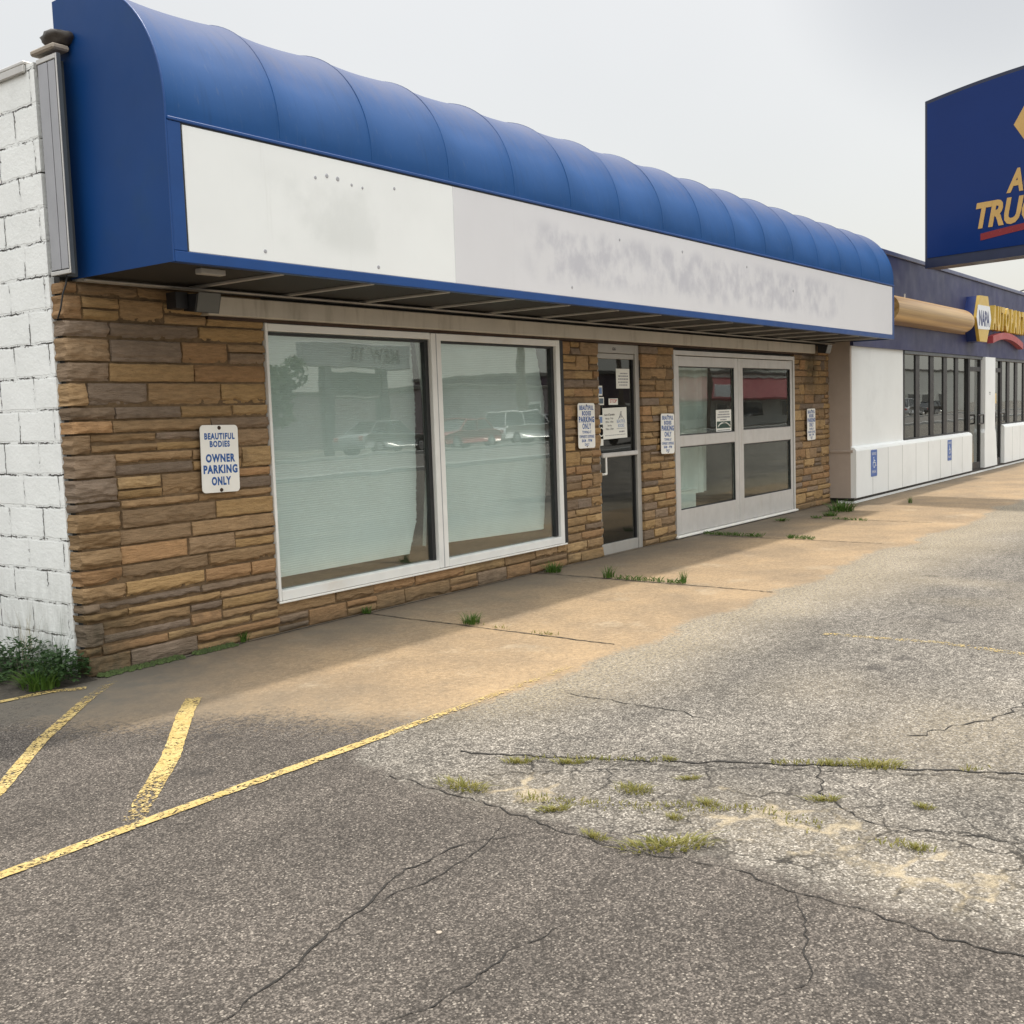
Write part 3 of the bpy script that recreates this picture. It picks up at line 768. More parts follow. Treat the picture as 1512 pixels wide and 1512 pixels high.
def one_stone(mb, x0, x1, z0, z1, rnd, deep, quoin, tint=1.0):
    w, h = x1 - x0, z1 - z0
    nx = max(4, int(w / .016)); nz = max(5, int(h / .008))
    base = rnd.choice(PAL); v = rnd.uniform(.83, 1.16) * tint
    col = tuple(c * v for c in base)
    prot = rnd.uniform(-.006, .008) + (.008 if quoin else 0)
    tx, tz = rnd.uniform(-.006, .006), rnd.uniform(-.008, .004)
    o1, o2 = rnd.uniform(0, 99), rnd.uniform(0, 99)
    amp = .0065 if not quoin else .020
    chip = rnd.uniform(.006, .030) if rnd.random() < .85 else 0.0
    vs = []
    for j in range(nz + 1):
        tj = j / nz
        for i in range(nx + 1):
            ti = i / nx
            X = x0 + w * ti; Z = z0 + h * tj
            y = -prot - tx * (ti - .5) * 2 - tz * (tj - .5) * 2
            y += amp * (mnoise.noise(Vector((X * 7 + o1, Z * 14, o2))) + .5 * mnoise.noise(Vector((X * 24 + o1, Z * 40, o2))))
            # chipped lower edge
            cl = .10 + .28 * (mnoise.noise(Vector((X * 9 + o2, o1, 3.1))) + .45)
            if chip and tj < cl: y += chip * min(1, (1 - tj / cl) * 5.0) * (.7 + .6 * mnoise.noise(Vector((X * 30, Z * 30, o1))))
            ed = min(ti * w, (1 - ti) * w, tj * h, (1 - tj) * h)
            if ed < .008: y += .007 * (1 - ed / .008) ** 2
            if i in (0, nx): X += .003 * mnoise.noise(Vector((o1, Z * 60, 1.0)))
            if j in (0, nz): Z += .0028 * mnoise.noise(Vector((X * 25, o2, 2.0)))
            if quoin and i == 0: X += .016 * mnoise.noise(Vector((o1, Z * 30, 7.0))); y += .01
            vs.append((X, y, Z))
    fs = [(j * (nx + 1) + i, j * (nx + 1) + i + 1, (j + 1) * (nx + 1) + i + 1, (j + 1) * (nx + 1) + i) for j in range(nz) for i in range(nx)]
    mb.add(vs, fs, True, col)
    # returns
    g = lambda i, j: vs[j * (nx + 1) + i]
    for rim, back in (([g(i, 0) for i in range(nx + 1)], 0), ([g(i, nz) for i in range(nx, -1, -1)], 0),
                      ([g(0, j) for j in range(nz, -1, -1)], 1), ([g(nx, j) for j in range(nz + 1)], 0)):
        d = deep if back else .055
        n = len(rim)
        jitter = [(.010 * mnoise.noise(Vector((p[0] * 30, p[2] * 40, o2))) if back and quoin else 0) for p in rim]
        ring = list(rim)
        if back:
            mid = [(p[0] - .006 + jj, d * .5, p[2]) for p, jj in zip(rim, jitter)]
            end = [(p[0] - .004, d, p[2]) for p in rim]
            mb.add(ring + mid + end, [(n + i, n + i + 1, i + 1, i) for i in range(n - 1)] + [(2 * n + i, 2 * n + i + 1, n + i + 1, n + i) for i in range(n - 1)], True, col)
        else:
            mb.add(ring + [(p[0], d, p[2]) for p in rim], [(n + i, n + i + 1, i + 1, i) for i in range(n - 1)], False, col)

veneer = [
    (0.012, 1.555, 0.0, 2.44, 11, (.30, .78), .12, True),
    (1.555, 5.36, 0.0, .232, 12, (.22, .70), .06, False),
    (5.385, 6.055, 0.0, 2.262, 13, (.16, .40), .12, False),
    (6.955, 7.685, 0.0, 2.262, 14, (.16, .42), .12, False),
    (11.31, 12.685, 0.0, 2.42, 15, (.16, .50), .12, False)]
for a in veneer:
    mb = MB(); stones(mb, a[0], a[1], a[2], a[3], a[4], a[5], a[6], a[7], bands=None if a[0] < 1 else (.075, .09, .11, .13, .155))
    mb.build('stone_veneer', M['stone'], shop)
for x0, x1, z1 in ((.030, 1.55, 2.445), (1.55, 5.37, .225), (5.39, 6.05, 2.26), (6.965, 7.68, 2.26), (11.315, 12.68, 2.42)):
    mb = MB(); mb.box(x0, x1, .018, .06, .0, z1); mb.build('mortar_bed', M['mortar'], shop)
# carcass
mb = MB()
for b in ((.035, 1.54, .061, .30, 0, H - .1), (1.541, 5.36, .07, .30, 0, .222), (5.37, 6.05, .061, .17, 0, H - .1), (6.975, 7.67, .061, .17, 0, H - .1), (11.33, 12.67, .061, .30, 0, H - .1),
          (1.541, 5.369, .061, .30, 2.272, H - .1), (6.051, 6.974, .061, .30, 2.272, H - .1), (7.671, 11.329, .061, .30, 2.235, H - .1)):
    mb.box(*b)
mb.build('front_wall', M['interior'], shop)
mb = MB(); mb.box(0.0, .20, .122, 14.0, -.1, H); mb.build('block_wall', M['block'], shop)
mb = MB()
mb.box(12.60, 12.69, .301, 14.0, 0, H - .1); mb.box(.21, 12.59, 13.8, 14.0, 0, H - .1)
mb.build('rear_wall', M['interior'], shop)
mb = MB(); mb.box(.201, 12.59, 6.0, 6.1, .02, 2.9); mb.box(.201, 12.59, .302, 13.7, 2.75, 2.85); mb.build('ceiling', M['interior'], shop)
mb = MB(); mb.box(.201, 12.59, .302, 13.7, -.05, .022); mb.build('interior_floor', M['interior_floor'], shop)
mb = MB(); mb.box(.02, 12.69, .05, 14.0, H - .08, H - .005); rf = mb.build('roof', M['roof'], shop)
mb = MB()
mb.bbox(-.022, .24, .20, 14.05, H + .001, H + .022, .004); mb.bbox(-.024, -.004, .20, 14.05, H - .045, H - .001, .004)
mb.build('coping', M['alu'], rf)
mb = MB(); mb.bbox(-.022, .09, -.13, .12, H + .0235, H + .058, .010); mb.build('fascia_board', M['coping'], rf)
# header beam
mb = MB(); mb.bbox(1.02, 11.93, -.075, .059, 2.285, 2.415, .006); mb.build('header_beam', M['header'], shop)
mb = MB(); mb.box(1.06, 11.9, -.02, .058, 2.2625, 2.2845); mb.build('header_shadow_gap', M['rust'], shop)

# grey corrugated closure beside the awning
clo = MB(); clo.box(-.010, .012, -.150, .062, 2.468, 3.735); clo.box(.0125, .103, -.03, .06, 2.468, 3.735); cl = clo.build('closure_panel', M['dark_trim'], shop)
mb = MB()
for y0, y1 in ((-.048, .050), (-.128, -.056)): mb.bbox(-.018, -.0105, y0, y1, 2.50, 3.70, .003)
mb.build('panel_strip', M['grey_trim'], cl)
mb = MB(); mb.bbox(-.020, -.0105, -.135, .062, 3.704, 3.732, .003); mb.bbox(-.020, -.0105, -.135, .062, 2.47, 2.494, .003); mb.bbox(-.020, -.0105, -.150, -.140, 2.47, 3.732, .003)
mb.build('panel_edge', M['alu'], cl)
mb = MB(); mb.tube([(.03, -.03, 2.47), (.02, -.03, 2.42), (.0, -.02, 2.36), (-.015, -.01, 2.27), (-.012, .03, 2.22)], .005, 6)
mb.build('cable', M['wire'], shop)

# --- display window
win = MB()
win.bbox(1.56, 1.585, -.012, .069, .236, 2.262, .004)          # left stile
win.bbox(5.245, 5.312, -.012, .069, .236, 2.262, .004)
win.bbox(3.362, 3.492, -.018, .069, .240, 2.258, .005)
win.bbox(1.586, 3.361, -.010, .069, 2.205, 2.260, .004); win.bbox(3.493, 5.244, -.010, .069, 2.200, 2.260, .004)
win.bbox(1.586, 3.361, -.016, .069, .238, .312, .004); win.bbox(3.493, 5.244, -.016, .069, .238, .305, .004)
wf = win.build('window', M['alu_white'], shop)
mb = MB(); mb.box(3.42, 3.428, -.0205, -.0181, .244, 2.255); mb.build('mullion_seam', M['grey_trim'], wf)
mb = MB()
for a, b in ((1.5855, 3.3615), (3.4925, 5.2445)):
    mb.box(a, b, .020, .062, 2.180, 2.199); mb.box(a, a + .014, .020, .062, .313, 2.179); mb.box(b - .045, b, .022, .064, .313, 2.179)
mb.build('gasket', M['gasket'], wf)
for a, b in ((1.585, 3.3615), (3.4925, 5.245)):
    mb = MB(); mb.box(a, b, .046, .052, .300, 2.205); mb.build('pane', M['glass'], wf)
mb = MB(); mb.bbox(1.545, 5.33, -.03, -.0165, .222, .2375, .003); mb.build('sill_bead', M['white_sign'], wf)
mb = MB(); mb.box(5.313, 5.385, .0, .06, .235, 2.26); mb.build('side_jamb', M['gasket'], wf)

# --- entrance door
dr = MB()
Yd = .07
dr.bbox(6.058, 6.11, Yd - .025, Yd + .05, .0, 2.262, .003); dr.bbox(6.872, 6.952, Yd - .032, Yd + .05, .0, 2.262, .004)
dr.bbox(6.111, 6.8715, Yd - .030, Yd + .05, 2.165, 2.262, .003); dr.bbox(6.111, 6.8715, Yd - .015, Yd + .05, 2.105, 2.160, .003)
dr.bbox(6.111, 6.8715, Yd - .02, Yd + .05, .0, .115, .004)
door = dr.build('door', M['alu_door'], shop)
mb = MB(); mb.box(6.112, 6.85, Yd + .01, Yd + .016, .116, 2.104); mb.build('pane', M['dark_glass'], door)
mb = MB(); mb.box(6.85, 6.8715, Yd - .004, Yd + .03, .116, 2.10); mb.build('gasket', M['gasket'], door)
mb = MB(); mb.bbox(6.12, 6.855, Yd - .055, Yd - .022, 1.05, 1.10, .008); mb.cyl((6.20, Yd - .03, 1.07), (6.20, Yd + .01, 1.07), .014); mb.cyl((6.80, Yd - .03, 1.07), (6.80, Yd + .01, 1.07), .014); mb.build('push_bar', M['alu'], door)
mb = MB(); mb.tube([(6.13, Yd - .045, .875), (6.185, Yd - .045, .875), (6.185, Yd - .045, 1.055)], .012, 8); mb.cyl((6.13, Yd - .045, .875), (6.13, Yd + .01, .875), .012); mb.build('handle', M['white_sign'], door)
mb = MB()
Md = Matrix.Translation((0, Yd - .0315, 0)) @ Matrix(((1, 0, 0, 0), (0, 0, -1, 0), (0, 1, 0, 0), (0, 0, 0, 1)))
text_into(mb, "636", 6.43, 2.195, .045, Md, .02)
mb.build('house_number', M['ink'], door)
mb = MB(); mb.bbox(6.95, 6.954, Yd - .045, Yd - .033, 1.90, 2.10, .001); mb.build('hinge', M['gasket'], door)

# --- double leaf storefront
dd = MB()
dd.bbox(7.69, 7.735, -.006, .06, .0, 2.232, .004); dd.bbox(11.262, 11.305, -.006, .06, .0, 2.232, .004); dd.bbox(7.736, 11.261, -.006, .06, 2.175, 2.23, .004)
ddf = dd.build('double_door', M['alu'], shop)
for (a, b, p0, p1, up0, up1, lo0, lo1) in ((7.745, 9.452, 7.835, 9.345, 1.225, 2.045, .335, 1.09), (9.462, 11.252, 9.60, 11.185, 1.238, 2.05, .335, 1.05)):
    f = MB()
    f.bbox(a, p0, .010, .055, .045, 2.168, .004); f.bbox(p1, b, .010, .055, .045, 2.168, .004)
    f.bbox(p0 + .001, p1 - .001, .012, .055, up1, 2.166, .004); f.bbox(p0 + .001, p1 - .001, .012, .055, lo1, up0, .006); f.bbox(p0 + .001, p1 - .001, .012, .055, .047, lo0, .004)
    lf = f.build('door_leaf', M['alu'], ddf)
    for z0, z1 in ((up0, up1), (lo0, lo1)):
        mb = MB(); mb.box(p0, p1, .036, .042, z0, z1); mb.build('pane', M['door_glass'], lf)
    mb = MB()
    for z0, z1 in ((up0, up1), (lo0, lo1)):
        for q in ((p0, p1, z1 - .012, z1 - .001), (p0, p1, z0 + .001, z0 + .012), (p0 + .001, p0 + .012, z0 + .013, z1 - .013), (p1 - .014, p1 - .001, z0 + .013, z1 - .013)):
            mb.box(q[0], q[1], .018, .0345, q[2], q[3])
    mb.build('gasket', M['gasket'], lf)
mb = MB(); mb.box(9.4525, 9.4615, .02, .05, .045, 2.168); mb.build('meeting_seam', M['gasket'], ddf)
mb = MB(); mb.bbox(7.66, 11.33, -.035, .06, .013, .040, .006); mb.build('threshold', M['white_sign'], ddf)

# ------------------------------------------------------------------ things inside the glass
def pleated(name, x0, z0, z1, right, y, label, n=104, mat='shade', cat='window shade', bottom=None):
    mb = MB(); rnd = random.Random(n)
    z = z1; vs = []; fs = []
    N = n * 2
    amp = .0008
    for i in range(N + 1):
        u = i / N; zz = z1 + (z0 - z1) * u
        yy = y + (amp if i % 2 else -amp)
        xr = right(zz) + (rnd.uniform(-.012, .012) if i % 2 == 0 else 0)
        sag = (bottom(u) if bottom else 0)
        for kx in range(13):
            t = kx / 12; x = x0 + (xr - x0) * t
            vs.append((x, yy + .006 * math.sin(x * 2.1 + u * 3), zz + sag * t * u))
    for i in range(N):
        for kx in range(12):
            a = i * 13 + kx; fs.append((a, a + 1, a + 14, a + 13))
    mb.add(vs, fs)
    o = mb.build(name, M[mat]); return tag(o, label, cat, 'shades inside the display window')
def lerp_tab(tab):
    def f(z):
        for (za, xa), (zb, xb) in zip(tab[:-1], tab[1:]):
            if za >= z >= zb: return xa + (xb - xa) * (za - z) / (za - zb)
        return tab[-1][1] if z < tab[-1][0] else tab[0][1]
    return f
pleated('window_shade', 1.58, .385, 2.24, lerp_tab([(2.25, 3.29), (1.69, 3.317), (1.13, 3.296), (.65, 3.265), (.38, 3.16)]), .15, 'pleated shade with ragged right edge behind the left window pane')
pleated('window_shade', 3.45, .43, 2.24, lerp_tab([(2.25, 5.10), (1.69, 5.24), (1.0, 5.25), (.38, 5.17)]), .15, 'smooth pleated shade behind the right window pane', n=112, bottom=lambda u: -.045)
mb = MB()
pts_l = [(3.36, 2.24), (3.435, 1.69), (3.44, 1.12), (3.36, .43)]; pts_r = [(3.42, 2.24), (3.475, 1.69), (3.475, 1.12), (3.40, .42)]
for k in range(3):
    a, b, c, d = pts_l[k], pts_r[k], pts_r[k + 1], pts_l[k + 1]
    mb.prism([(a[0], a[1]), (b[0], b[1]), (c[0], c[1]), (d[0], d[1])], 'y', .168, .174)
tag(mb.build('blind_strip', M['curtain']), 'pale loose strip hanging between the left shade and the mullion', 'blind')
mb = MB(); vs = []; fs = []
for i in range(25):
    x = 8.55 + .95 * i / 24
    for j in range(9):
        z = .45 + 1.75 * j / 8
        vs.append((x - .06 * (1 - j / 8) * (1 if i > 12 else 0), .42 + .03 * math.sin(i * 1.1) + .05 * math.sin(i * .35 + j * .1), z))
for i in range(24):
    for j in range(8): fs.append((i * 9 + j, i * 9 + 9 + j, i * 9 + 10 + j, i * 9 + j + 1))
mb.add(vs, fs, True)
tag(mb.build('curtain', M['curtain']), 'white curtain hanging behind the left leaf of the double door', 'curtain')
mb = MB(); mb.bbox(8.35, 8.9, .36, .60, .03, .50, .01); cb = mb.build('cabinet', M['curtain'])
mb = MB(); mb.bbox(8.33, 8.92, .35, .61, .501, .52, .004); mb.build('cabinet_top', M['curtain'], cb, True)
tag(cb, 'low white cabinet standing behind the left lower door pane', 'cabinet')

# ================================================================== awning
aw = empty('barrel_awning', (.109, 0, 2.456), 'long blue barrel awning with ribs and a blank white fascia board', 'awning')
RIBS = [.13 + .8 * i for i in range(16)]; RIBS[0] = .112; RIBS[-1] = 12.10
RIBS.append(12.715)
def prof(n=22):
    pts = [(-.971, 3.235), (-.971, 3.27)]
    for i in range(n + 1):
        a = math.pi - (math.pi / 2) * i / n
        pts.append((-.17 + .801 * math.cos(a), 3.30 + .80 * math.sin(a)))
    pts += [(-.08, 4.10), (.02, 4.095)]
    return pts
PR = prof()
mb = MB(); vs = []; fs = []
cols = 0
rw = random.Random(5)
for bi, (xa, xb) in enumerate(zip(RIBS[:-1], RIBS[1:])):
    n = 12
    for i in range(n + (1 if bi == len(RIBS) - 2 else 0)):
        t = i / n; x = xa + (xb - xa) * t
        s = (4 * t * (1 - t)) ** .78 * .036 * (1 + .15 * math.sin(bi * 2.3)) * (xb - xa) / .8
        for (y, z) in PR:
            dy, dz = (y + .17), (z - 3.30)
            r = math.hypot(dy, dz) or 1
            ang = math.atan2(dz, -dy)
            wgt = max(0, min(1, ang / .5)) * (1 - .45 * max(0, min(1, (ang - .7) / .6))) if z > 3.28 else 0
            wr = .003 * mnoise.noise(Vector((x * 2.5, ang * 2, 4.0))) * wgt
            vs.append((x, y - dy / r * (s * wgt + wr), z - dz / r * (s * wgt + wr)))
        cols += 1
n = len(PR)
for i in range(cols - 1):
    for j in range(n - 1):
        a = i * n + j; fs.append((a, a + n, a + n + 1, a + 1))
mb.add(vs, fs, True)
cv = mb.build('awning_cover', M['vinyl'], aw)
# sharp creases at the ribs
me = cv.data
me.edges.foreach_get
sharp = me.attributes.new('sharp_edge', 'BOOLEAN', 'EDGE')
rib_cols = {k * 12 for k in range(len(RIBS))}
flags = [False] * len(me.edges)
for e_ in me.edges:
    a, b = e_.vertices
    if a // n == b // n and (a // n) in rib_cols: flags[e_.index] = True
sharp.data.foreach_set('value', flags)
for x in RIBS[1:-1]:
    mb = MB(); mb.tube([(x, y + .0005, z) for y, z in PR[1:-2]], .0032, 5); mb.build('rib_seam', M['vinyl'], aw)
# end panels
endp = [(-.971, 2.458), (-.971, 3.27)] + PR[2:-1] + [(.05, 4.095), (.05, 2.458)]
mb = MB(); mb.prism(endp, 'x', .1095, .104); mb.build('end_panel', M['blue_panel'], aw)
mb = MB(); mb.prism(endp, 'x', 12.7155, 12.722); mb.build('end_panel', M['blue_panel'], aw)
mb = MB()
ring = [(.107, y, z) for y, z in endp[:-2]]
mb.tube(ring, .006, 6); mb.build('edge_piping', M['blue_trim'], aw)
# front frame
mb = MB()
mb.bbox(.110, 12.715, -.982, -.93, 2.456, 2.518, .004); mb.bbox(.110, .198, -.980, -.94, 2.5185, 3.226, .004); mb.bbox(12.64, 12.715, -.980, -.94, 2.5185, 3.226, .004); mb.bbox(.11, 12.715, -.986, -.94, 3.2265, 3.246, .004)
mb.build('awning_frame', M['blue_trim'], aw)
mb = MB(); mb.box(.1985, .208, -.975, -.95, 2.519, 3.226); mb.box(.209, 12.62, -.975, -.95, 3.2165, 3.226); mb.build('frame_gap', M['gasket'], aw)
mb = MB(); mb.bbox(.209, 2.556, -.9785, -.955, 2.519, 3.216, .003); mb.build('sign_board', M['board_a'], aw)['label'] = 'clean white left length of the board'
mb = MB(); mb.bbox(2.5575, 12.63, -.9785, -.955, 2.519, 3.216, .003); mb.build('sign_board', M['board_b'], aw)['label'] = 'greyer smudged right length of the board'
# fixing marks left where the old lettering was taken down
for hx1, hz1, hr1 in ((1.20, 3.075, .012), (1.30, 3.10, .015), (1.395, 3.095, .016), (1.52, 3.075, .011), (1.62, 3.07, .010), (1.93, 3.11, .012), (.76, 2.575, .013), (1.74, 2.565, .014), (4.9, 3.08, .014), (6.1, 3.09, .016), (7.6, 3.07, .015), (4.1, 2.60, .013), (8.9, 2.9, .018)):
    mb = MB(); mb.cyl((hx1, -.9784, hz1), (hx1, -.9815, hz1), hr1, hr1 * .7, 10); mb.build('fixing_plug', M['grey_trim'], aw)
# soffit
mb = MB(); mb.box(.112, 12.71, -.925, .058, 2.470, 2.476); mb.build('soffit', M['soffit'], aw)
for x in RIBS[1:-1]:
    mb = MB(); mb.bbox(x - .018, x + .018, -.928, -.02, 2.452, 2.4695, .003); mb.build('soffit_rail', M['rail'], aw)
mb = MB(); mb.bbox(.115, 12.70, -.10, -.065, 2.440, 2.4515, .003); mb.bbox(.115, 12.7, .0, .055, 2.446, 2.469, .003); mb.build('wall_rail', M['rail'], aw)
mb = MB(); mb.bbox(.42, .60, -.80, -.74, 2.435, 2.4695, .004); mb.build('soffit_bracket', M['rail'], aw)

# ------------------------------------------------------------------ floodlights, lump on the roof
def floodlight(loc, flip, label):
    o = empty('floodlight', loc, label, 'light', 'floodlights under the awning')
    mb = MB()
    mb.prism([(-.05, .055), (.05, .055), (.05, -.05), (-.05, -.05)], 'x', -.15, -.05 if False else -.06)
    mb.build('mounting_box', M['black_metal'], o, True)
    mb = MB(); mb.prism([(-.145, .04), (.0, .05), (.0, -.06), (-.11, -.075)], 'x', -.055, .14); h = mb.build('lamp_head', M['black_metal'], o, True)
    mb = MB(); mb.prism([(-.152, .050), (-.146, .037), (-.112, -.07), (-.118, -.072)], 'x', -.045, .13); mb.build('lens', M['lens'], h, True)
    if flip: o.rotation_euler = (0, 0, 0); o.scale = (-1, 1, 1)
    return o
floodlight((.86, -.10, 2.355), False, 'black floodlight at the left end of the cream header beam')
floodlight((12.10, -.10, 2.355), True, 'black floodlight at the far right end of the cream header beam')
rnd = random.Random(8)
mb = MB(); vs = []; fs = []
for i in range(15):
    for j in range(24):
        th = math.pi * i / 14; ph = 2 * math.pi * j / 24
        d = Vector((math.sin(th) * math.cos(ph), math.sin(th) * math.sin(ph), math.cos(th)))
        k = 1 + .28 * mnoise.noise(d * 1.7 + Vector((3, 1, 2))) + .12 * mnoise.noise(d * 5)
        vs.append((.07 + d.x * .09 * k, -.05 + d.y * .11 * k, H + .108 + d.z * .052 * k))
for i in range(14):
    for j in range(24): fs.append((i * 24 + j, (i + 1) * 24 + j, (i + 1) * 24 + (j + 1) % 24, i * 24 + (j + 1) % 24))
mb.add(vs, fs, True); tag(mb.build('roof_bundle', M['tarp']), 'dark crumpled bundle lying on the roof edge beside the awning end', 'bundle')

# ================================================================== signs and papers
def facade(x, z, y, rot=0.0):
    """local (u right, v up, w towards the viewer) on the facade"""
    return Matrix.Translation((x, y, z)) @ Matrix.Rotation(rot, 4, 'Y') @ Matrix(((1, 0, 0, 0), (0, 0, -1, 0), (0, 1, 0, 0), (0, 0, 0, 1)))

def rounded(w, h, r, n=5):
    pts = []
    for cx, cy, a0 in ((w / 2 - r, h / 2 - r, 0), (-w / 2 + r, h / 2 - r, 90), (-w / 2 + r, -h / 2 + r, 180), (w / 2 - r, -h / 2 + r, 270)):
        for i in range(n + 1):
            a = R(a0 + 90 * i / n); pts.append((cx + r * math.cos(a), cy + r * math.sin(a)))
    return pts

def plate(w, h, r, d0, d1):
    mb = MB(); mb.prism([(x, z) for x, z in rounded(w, h, r)], 'y', d0, d1); return mb

LOC = Matrix(((1, 0, 0, 0), (0, 0, -1, 0), (0, 1, 0, 0), (0, 0, 0, 1)))
def lift(y): return Matrix.Translation((0, y, 0)) @ LOC
def parking_sign(lines, loc, label, rot=0.0, group=None, bolts=True):
    o = empty('parking_sign', loc, label, 'sign', group)
    o.rotation_euler = (0, rot, 0)
    plate(.318, .462, .028, -.004, .0).build('sign_plate', M['white_sign'], o, True)
    mb = MB()
    for s, z, sz, ft, bo in lines: text_into(mb, s, 0, z, sz, lift(-.0048), bo, 1, fit=ft, space=1.16)
    mb.build('lettering', M['sign_blue'], o, True)
    for z in (.212, -.215):
        mb = MB(); mb.cyl((0, -.004, z), (0, -.010, z), .014 if bolts else .006, .011 if bolts else .005, 12); mb.build('bolt', M['rust'], o, True)
    return o
L1 = [("BEAUTIFUL", .135, .057, .256, .046), ("BODIES", .083, .055, .170, .046), ("OWNER", -.020, .073, .248, .050), ("PARKING", -.097, .075, .288, .050), ("ONLY", -.178, .075, .165, .050)]
L2 = [("BEAUTIFUL", .163, .060, .262, .046), ("BODIES", .106, .060, .170, .046), ("PARKING", .037, .078, .290, .050), ("ONLY", -.032, .078, .165, .036),
      ("TOWING AT", -.080, .040, .170, .030), ("OWNER'S EXPENSE", -.126, .042, .280, .030), ("8AM - 9PM", -.168, .042, .190, .030), ("DAILY", -.206, .040, .085, .030)]
parking_sign(L1, (1.080, -.030, 1.312), 'white owner parking sign with two dark bolts on the left stone wall', R(1.2))
s2 = parking_sign(L2, (5.732, -.030, 1.404), 'white customer parking sign on the stone pier left of the entrance door', R(.8), 'small parking signs by the doors', False)
for (x, z, r_, lab) in ((7.455, 1.262, 1.2, 'white customer parking sign on the pier between entrance door and double door'),
                        (11.852, 1.247, -.6, 'white customer parking sign on the stone wall right of the double door')):
    c = copy_tree(s2); c.location = (x, -.030, z); c.rotation_euler = (0, R(r_), 0); c['label'] = lab

def sheet(name, x, z, w, h, y, label, cat='notice', rot=0.0, mat='paper', thick=.0012, group=None):
    o = empty(name, (x, y, z), label, cat, group); o.rotation_euler = (0, rot, 0)
    mb = MB(); mb.box(-w / 2, w / 2, -thick, 0, -h / 2, h / 2); mb.build('sheet', M[mat], o, True)
    return o
def bars(o, rows, mat, y=-.0018, name='printed_lines'):
    mb = MB()
    rnd = random.Random(3)
    for x0, x1, z, hh in rows:
        x = x0
        while x < x1:
            w = min(rnd.uniform(.012, .035), x1 - x)
            mb.box(x, x + w, y, y + .0004, z, z + hh); x += w + .007
    return mb.build(name, M[mat], o, True)
YG = Yd + .0095
n1 = sheet('notice', 6.665, 1.895, .285, .215, YG, 'grey-white notice taped to the top right of the entrance door glass')
bars(n1, [(-.06, .10, .05, .012), (-.10, .11, .02, .014), (-.10, .11, -.012, .014), (-.10, .10, -.045, .012), (-.08, .09, -.075, .010)], 'soft_ink')
n2 = sheet('small_sticker', 6.452, 1.646, .19, .068, YG, 'small white and red sticker above the opening hours on the entrance door', 'sticker')
mb = MB(); text_into(mb, "STOP", 0, -.012, .055, lift(-.0018), .02, 1.1); mb.build('lettering', M['red_ink'], n2, True)
n3 = sheet('opening_hours', 6.478, 1.413, .50, .335, YG, 'large white opening hours sheet in the middle of the entrance door glass', 'notice', R(-.8))
mb = MB()
text_into(mb, "Hours of Operation", -.115, .085, .034, lift(-.0018), .02, .78)
for s, z in (("Monday - Friday", .045), ("9:00am - 6:00pm", .008), ("Saturday", -.030), ("9:00am - 2:00pm", -.068)): text_into(mb, s, -.115, z, .030, lift(-.0018), .006, .82)
mb.build('lettering', M['ink'], n3, True)
mb = MB()
text_into(mb, "BEAUTIFUL", .125, .0, .050, lift(-.0018), .01, .72); text_into(mb, "BODIES", .125, -.048, .050, lift(-.0018), .01, .80)
mb.build('logo_lettering', M['light_blue_ink'], n3, True)
mb = MB()
for a, b in (((.10, .05), (.115, .115)), ((.115, .115), (.135, .125)), ((.135, .125), (.138, .06)), ((.118, .10), (.128, .05)), ((.07, .04), (.10, .075)), ((.15, .075), (.18, .04))):
    mb.cyl((a[0], -.002, a[1]), (b[0], -.002, b[1]), .0035, n=5)
mb.build('logo_drawing', M['soft_ink'], n3, True)
bars(n3, [(.03, .22, -.066, .006), (.08, .19, -.105, .016), (-.21, .21, -.132, .007)], 'soft_ink')
for i, (x, z, w, h, mt, lab) in enumerate(((6.195, 1.765, .075, .105, 'light_blue_ink', 'pale blue sticker highest on the left edge of the entrance door'), (6.205, 1.655, .11, .085, 'blue_wall', 'grey-blue square sticker second from top on the door edge'),
                             (6.19, 1.455, .07, .10, 'light_blue_ink', 'blue and white sticker beside the opening hours sheet'), (6.19, 1.215, .075, .07, 'paper', 'plain white sticker low on the left edge of the entrance door'))):
    s = sheet('door_sticker', x, z, w, h, YG, lab, 'sticker', 0, 'paper', group='stickers down the door edge')
    mb = MB(); mb.box(-w * .38, w * .38, -.0018, -.0013, -h * .33, h * .33)
    if i < 3: mb.build('print', M[mt], s, True)
o = empty('ring_decal', (6.195, YG, 1.325), 'white ring-shaped decal on the left edge of the entrance door', 'sticker')
mb = MB()
for i in range(24):
    a, b = 2 * math.pi * i / 24, 2 * math.pi * (i + 1) / 24
    mb.add([(r * math.cos(t), -.001, r * math.sin(t)) for t in (a, b) for r in (.038, .050)], [(0, 2, 3, 1)])
mb.build('ring', M['paper'], o, True)
n4 = sheet('notice', 9.06, 1.366, .44, .292, .0335, 'white and green notice in the upper left pane of the double door')
mb = MB(); mb.box(-.20, .20, -.0018, -.0013, -.088, .0); mb.build('green_band', M['green_ink'], n4, True)
mb = MB()
for sgn in (-1, 1):
    pts = [(sgn * (.04 + .13 * t), -.0022, -.02 - .045 * t * t) for t in (0, .25, .5, .75, 1)]
    mb.tube(pts, .009, 5)
mb.cyl((0, -.0022, -.03), (0, -.0022, -.005), .006, n=5)
mb.build('emblem', M['paper'], n4, True)
bars(n4, [(-.14, .16, .11, .016), (-.17, .17, .077, .018), (-.18, .18, .045, .018), (-.10, .08, .012, .016), (-.18, .18, -.118, .013)], 'soft_ink')

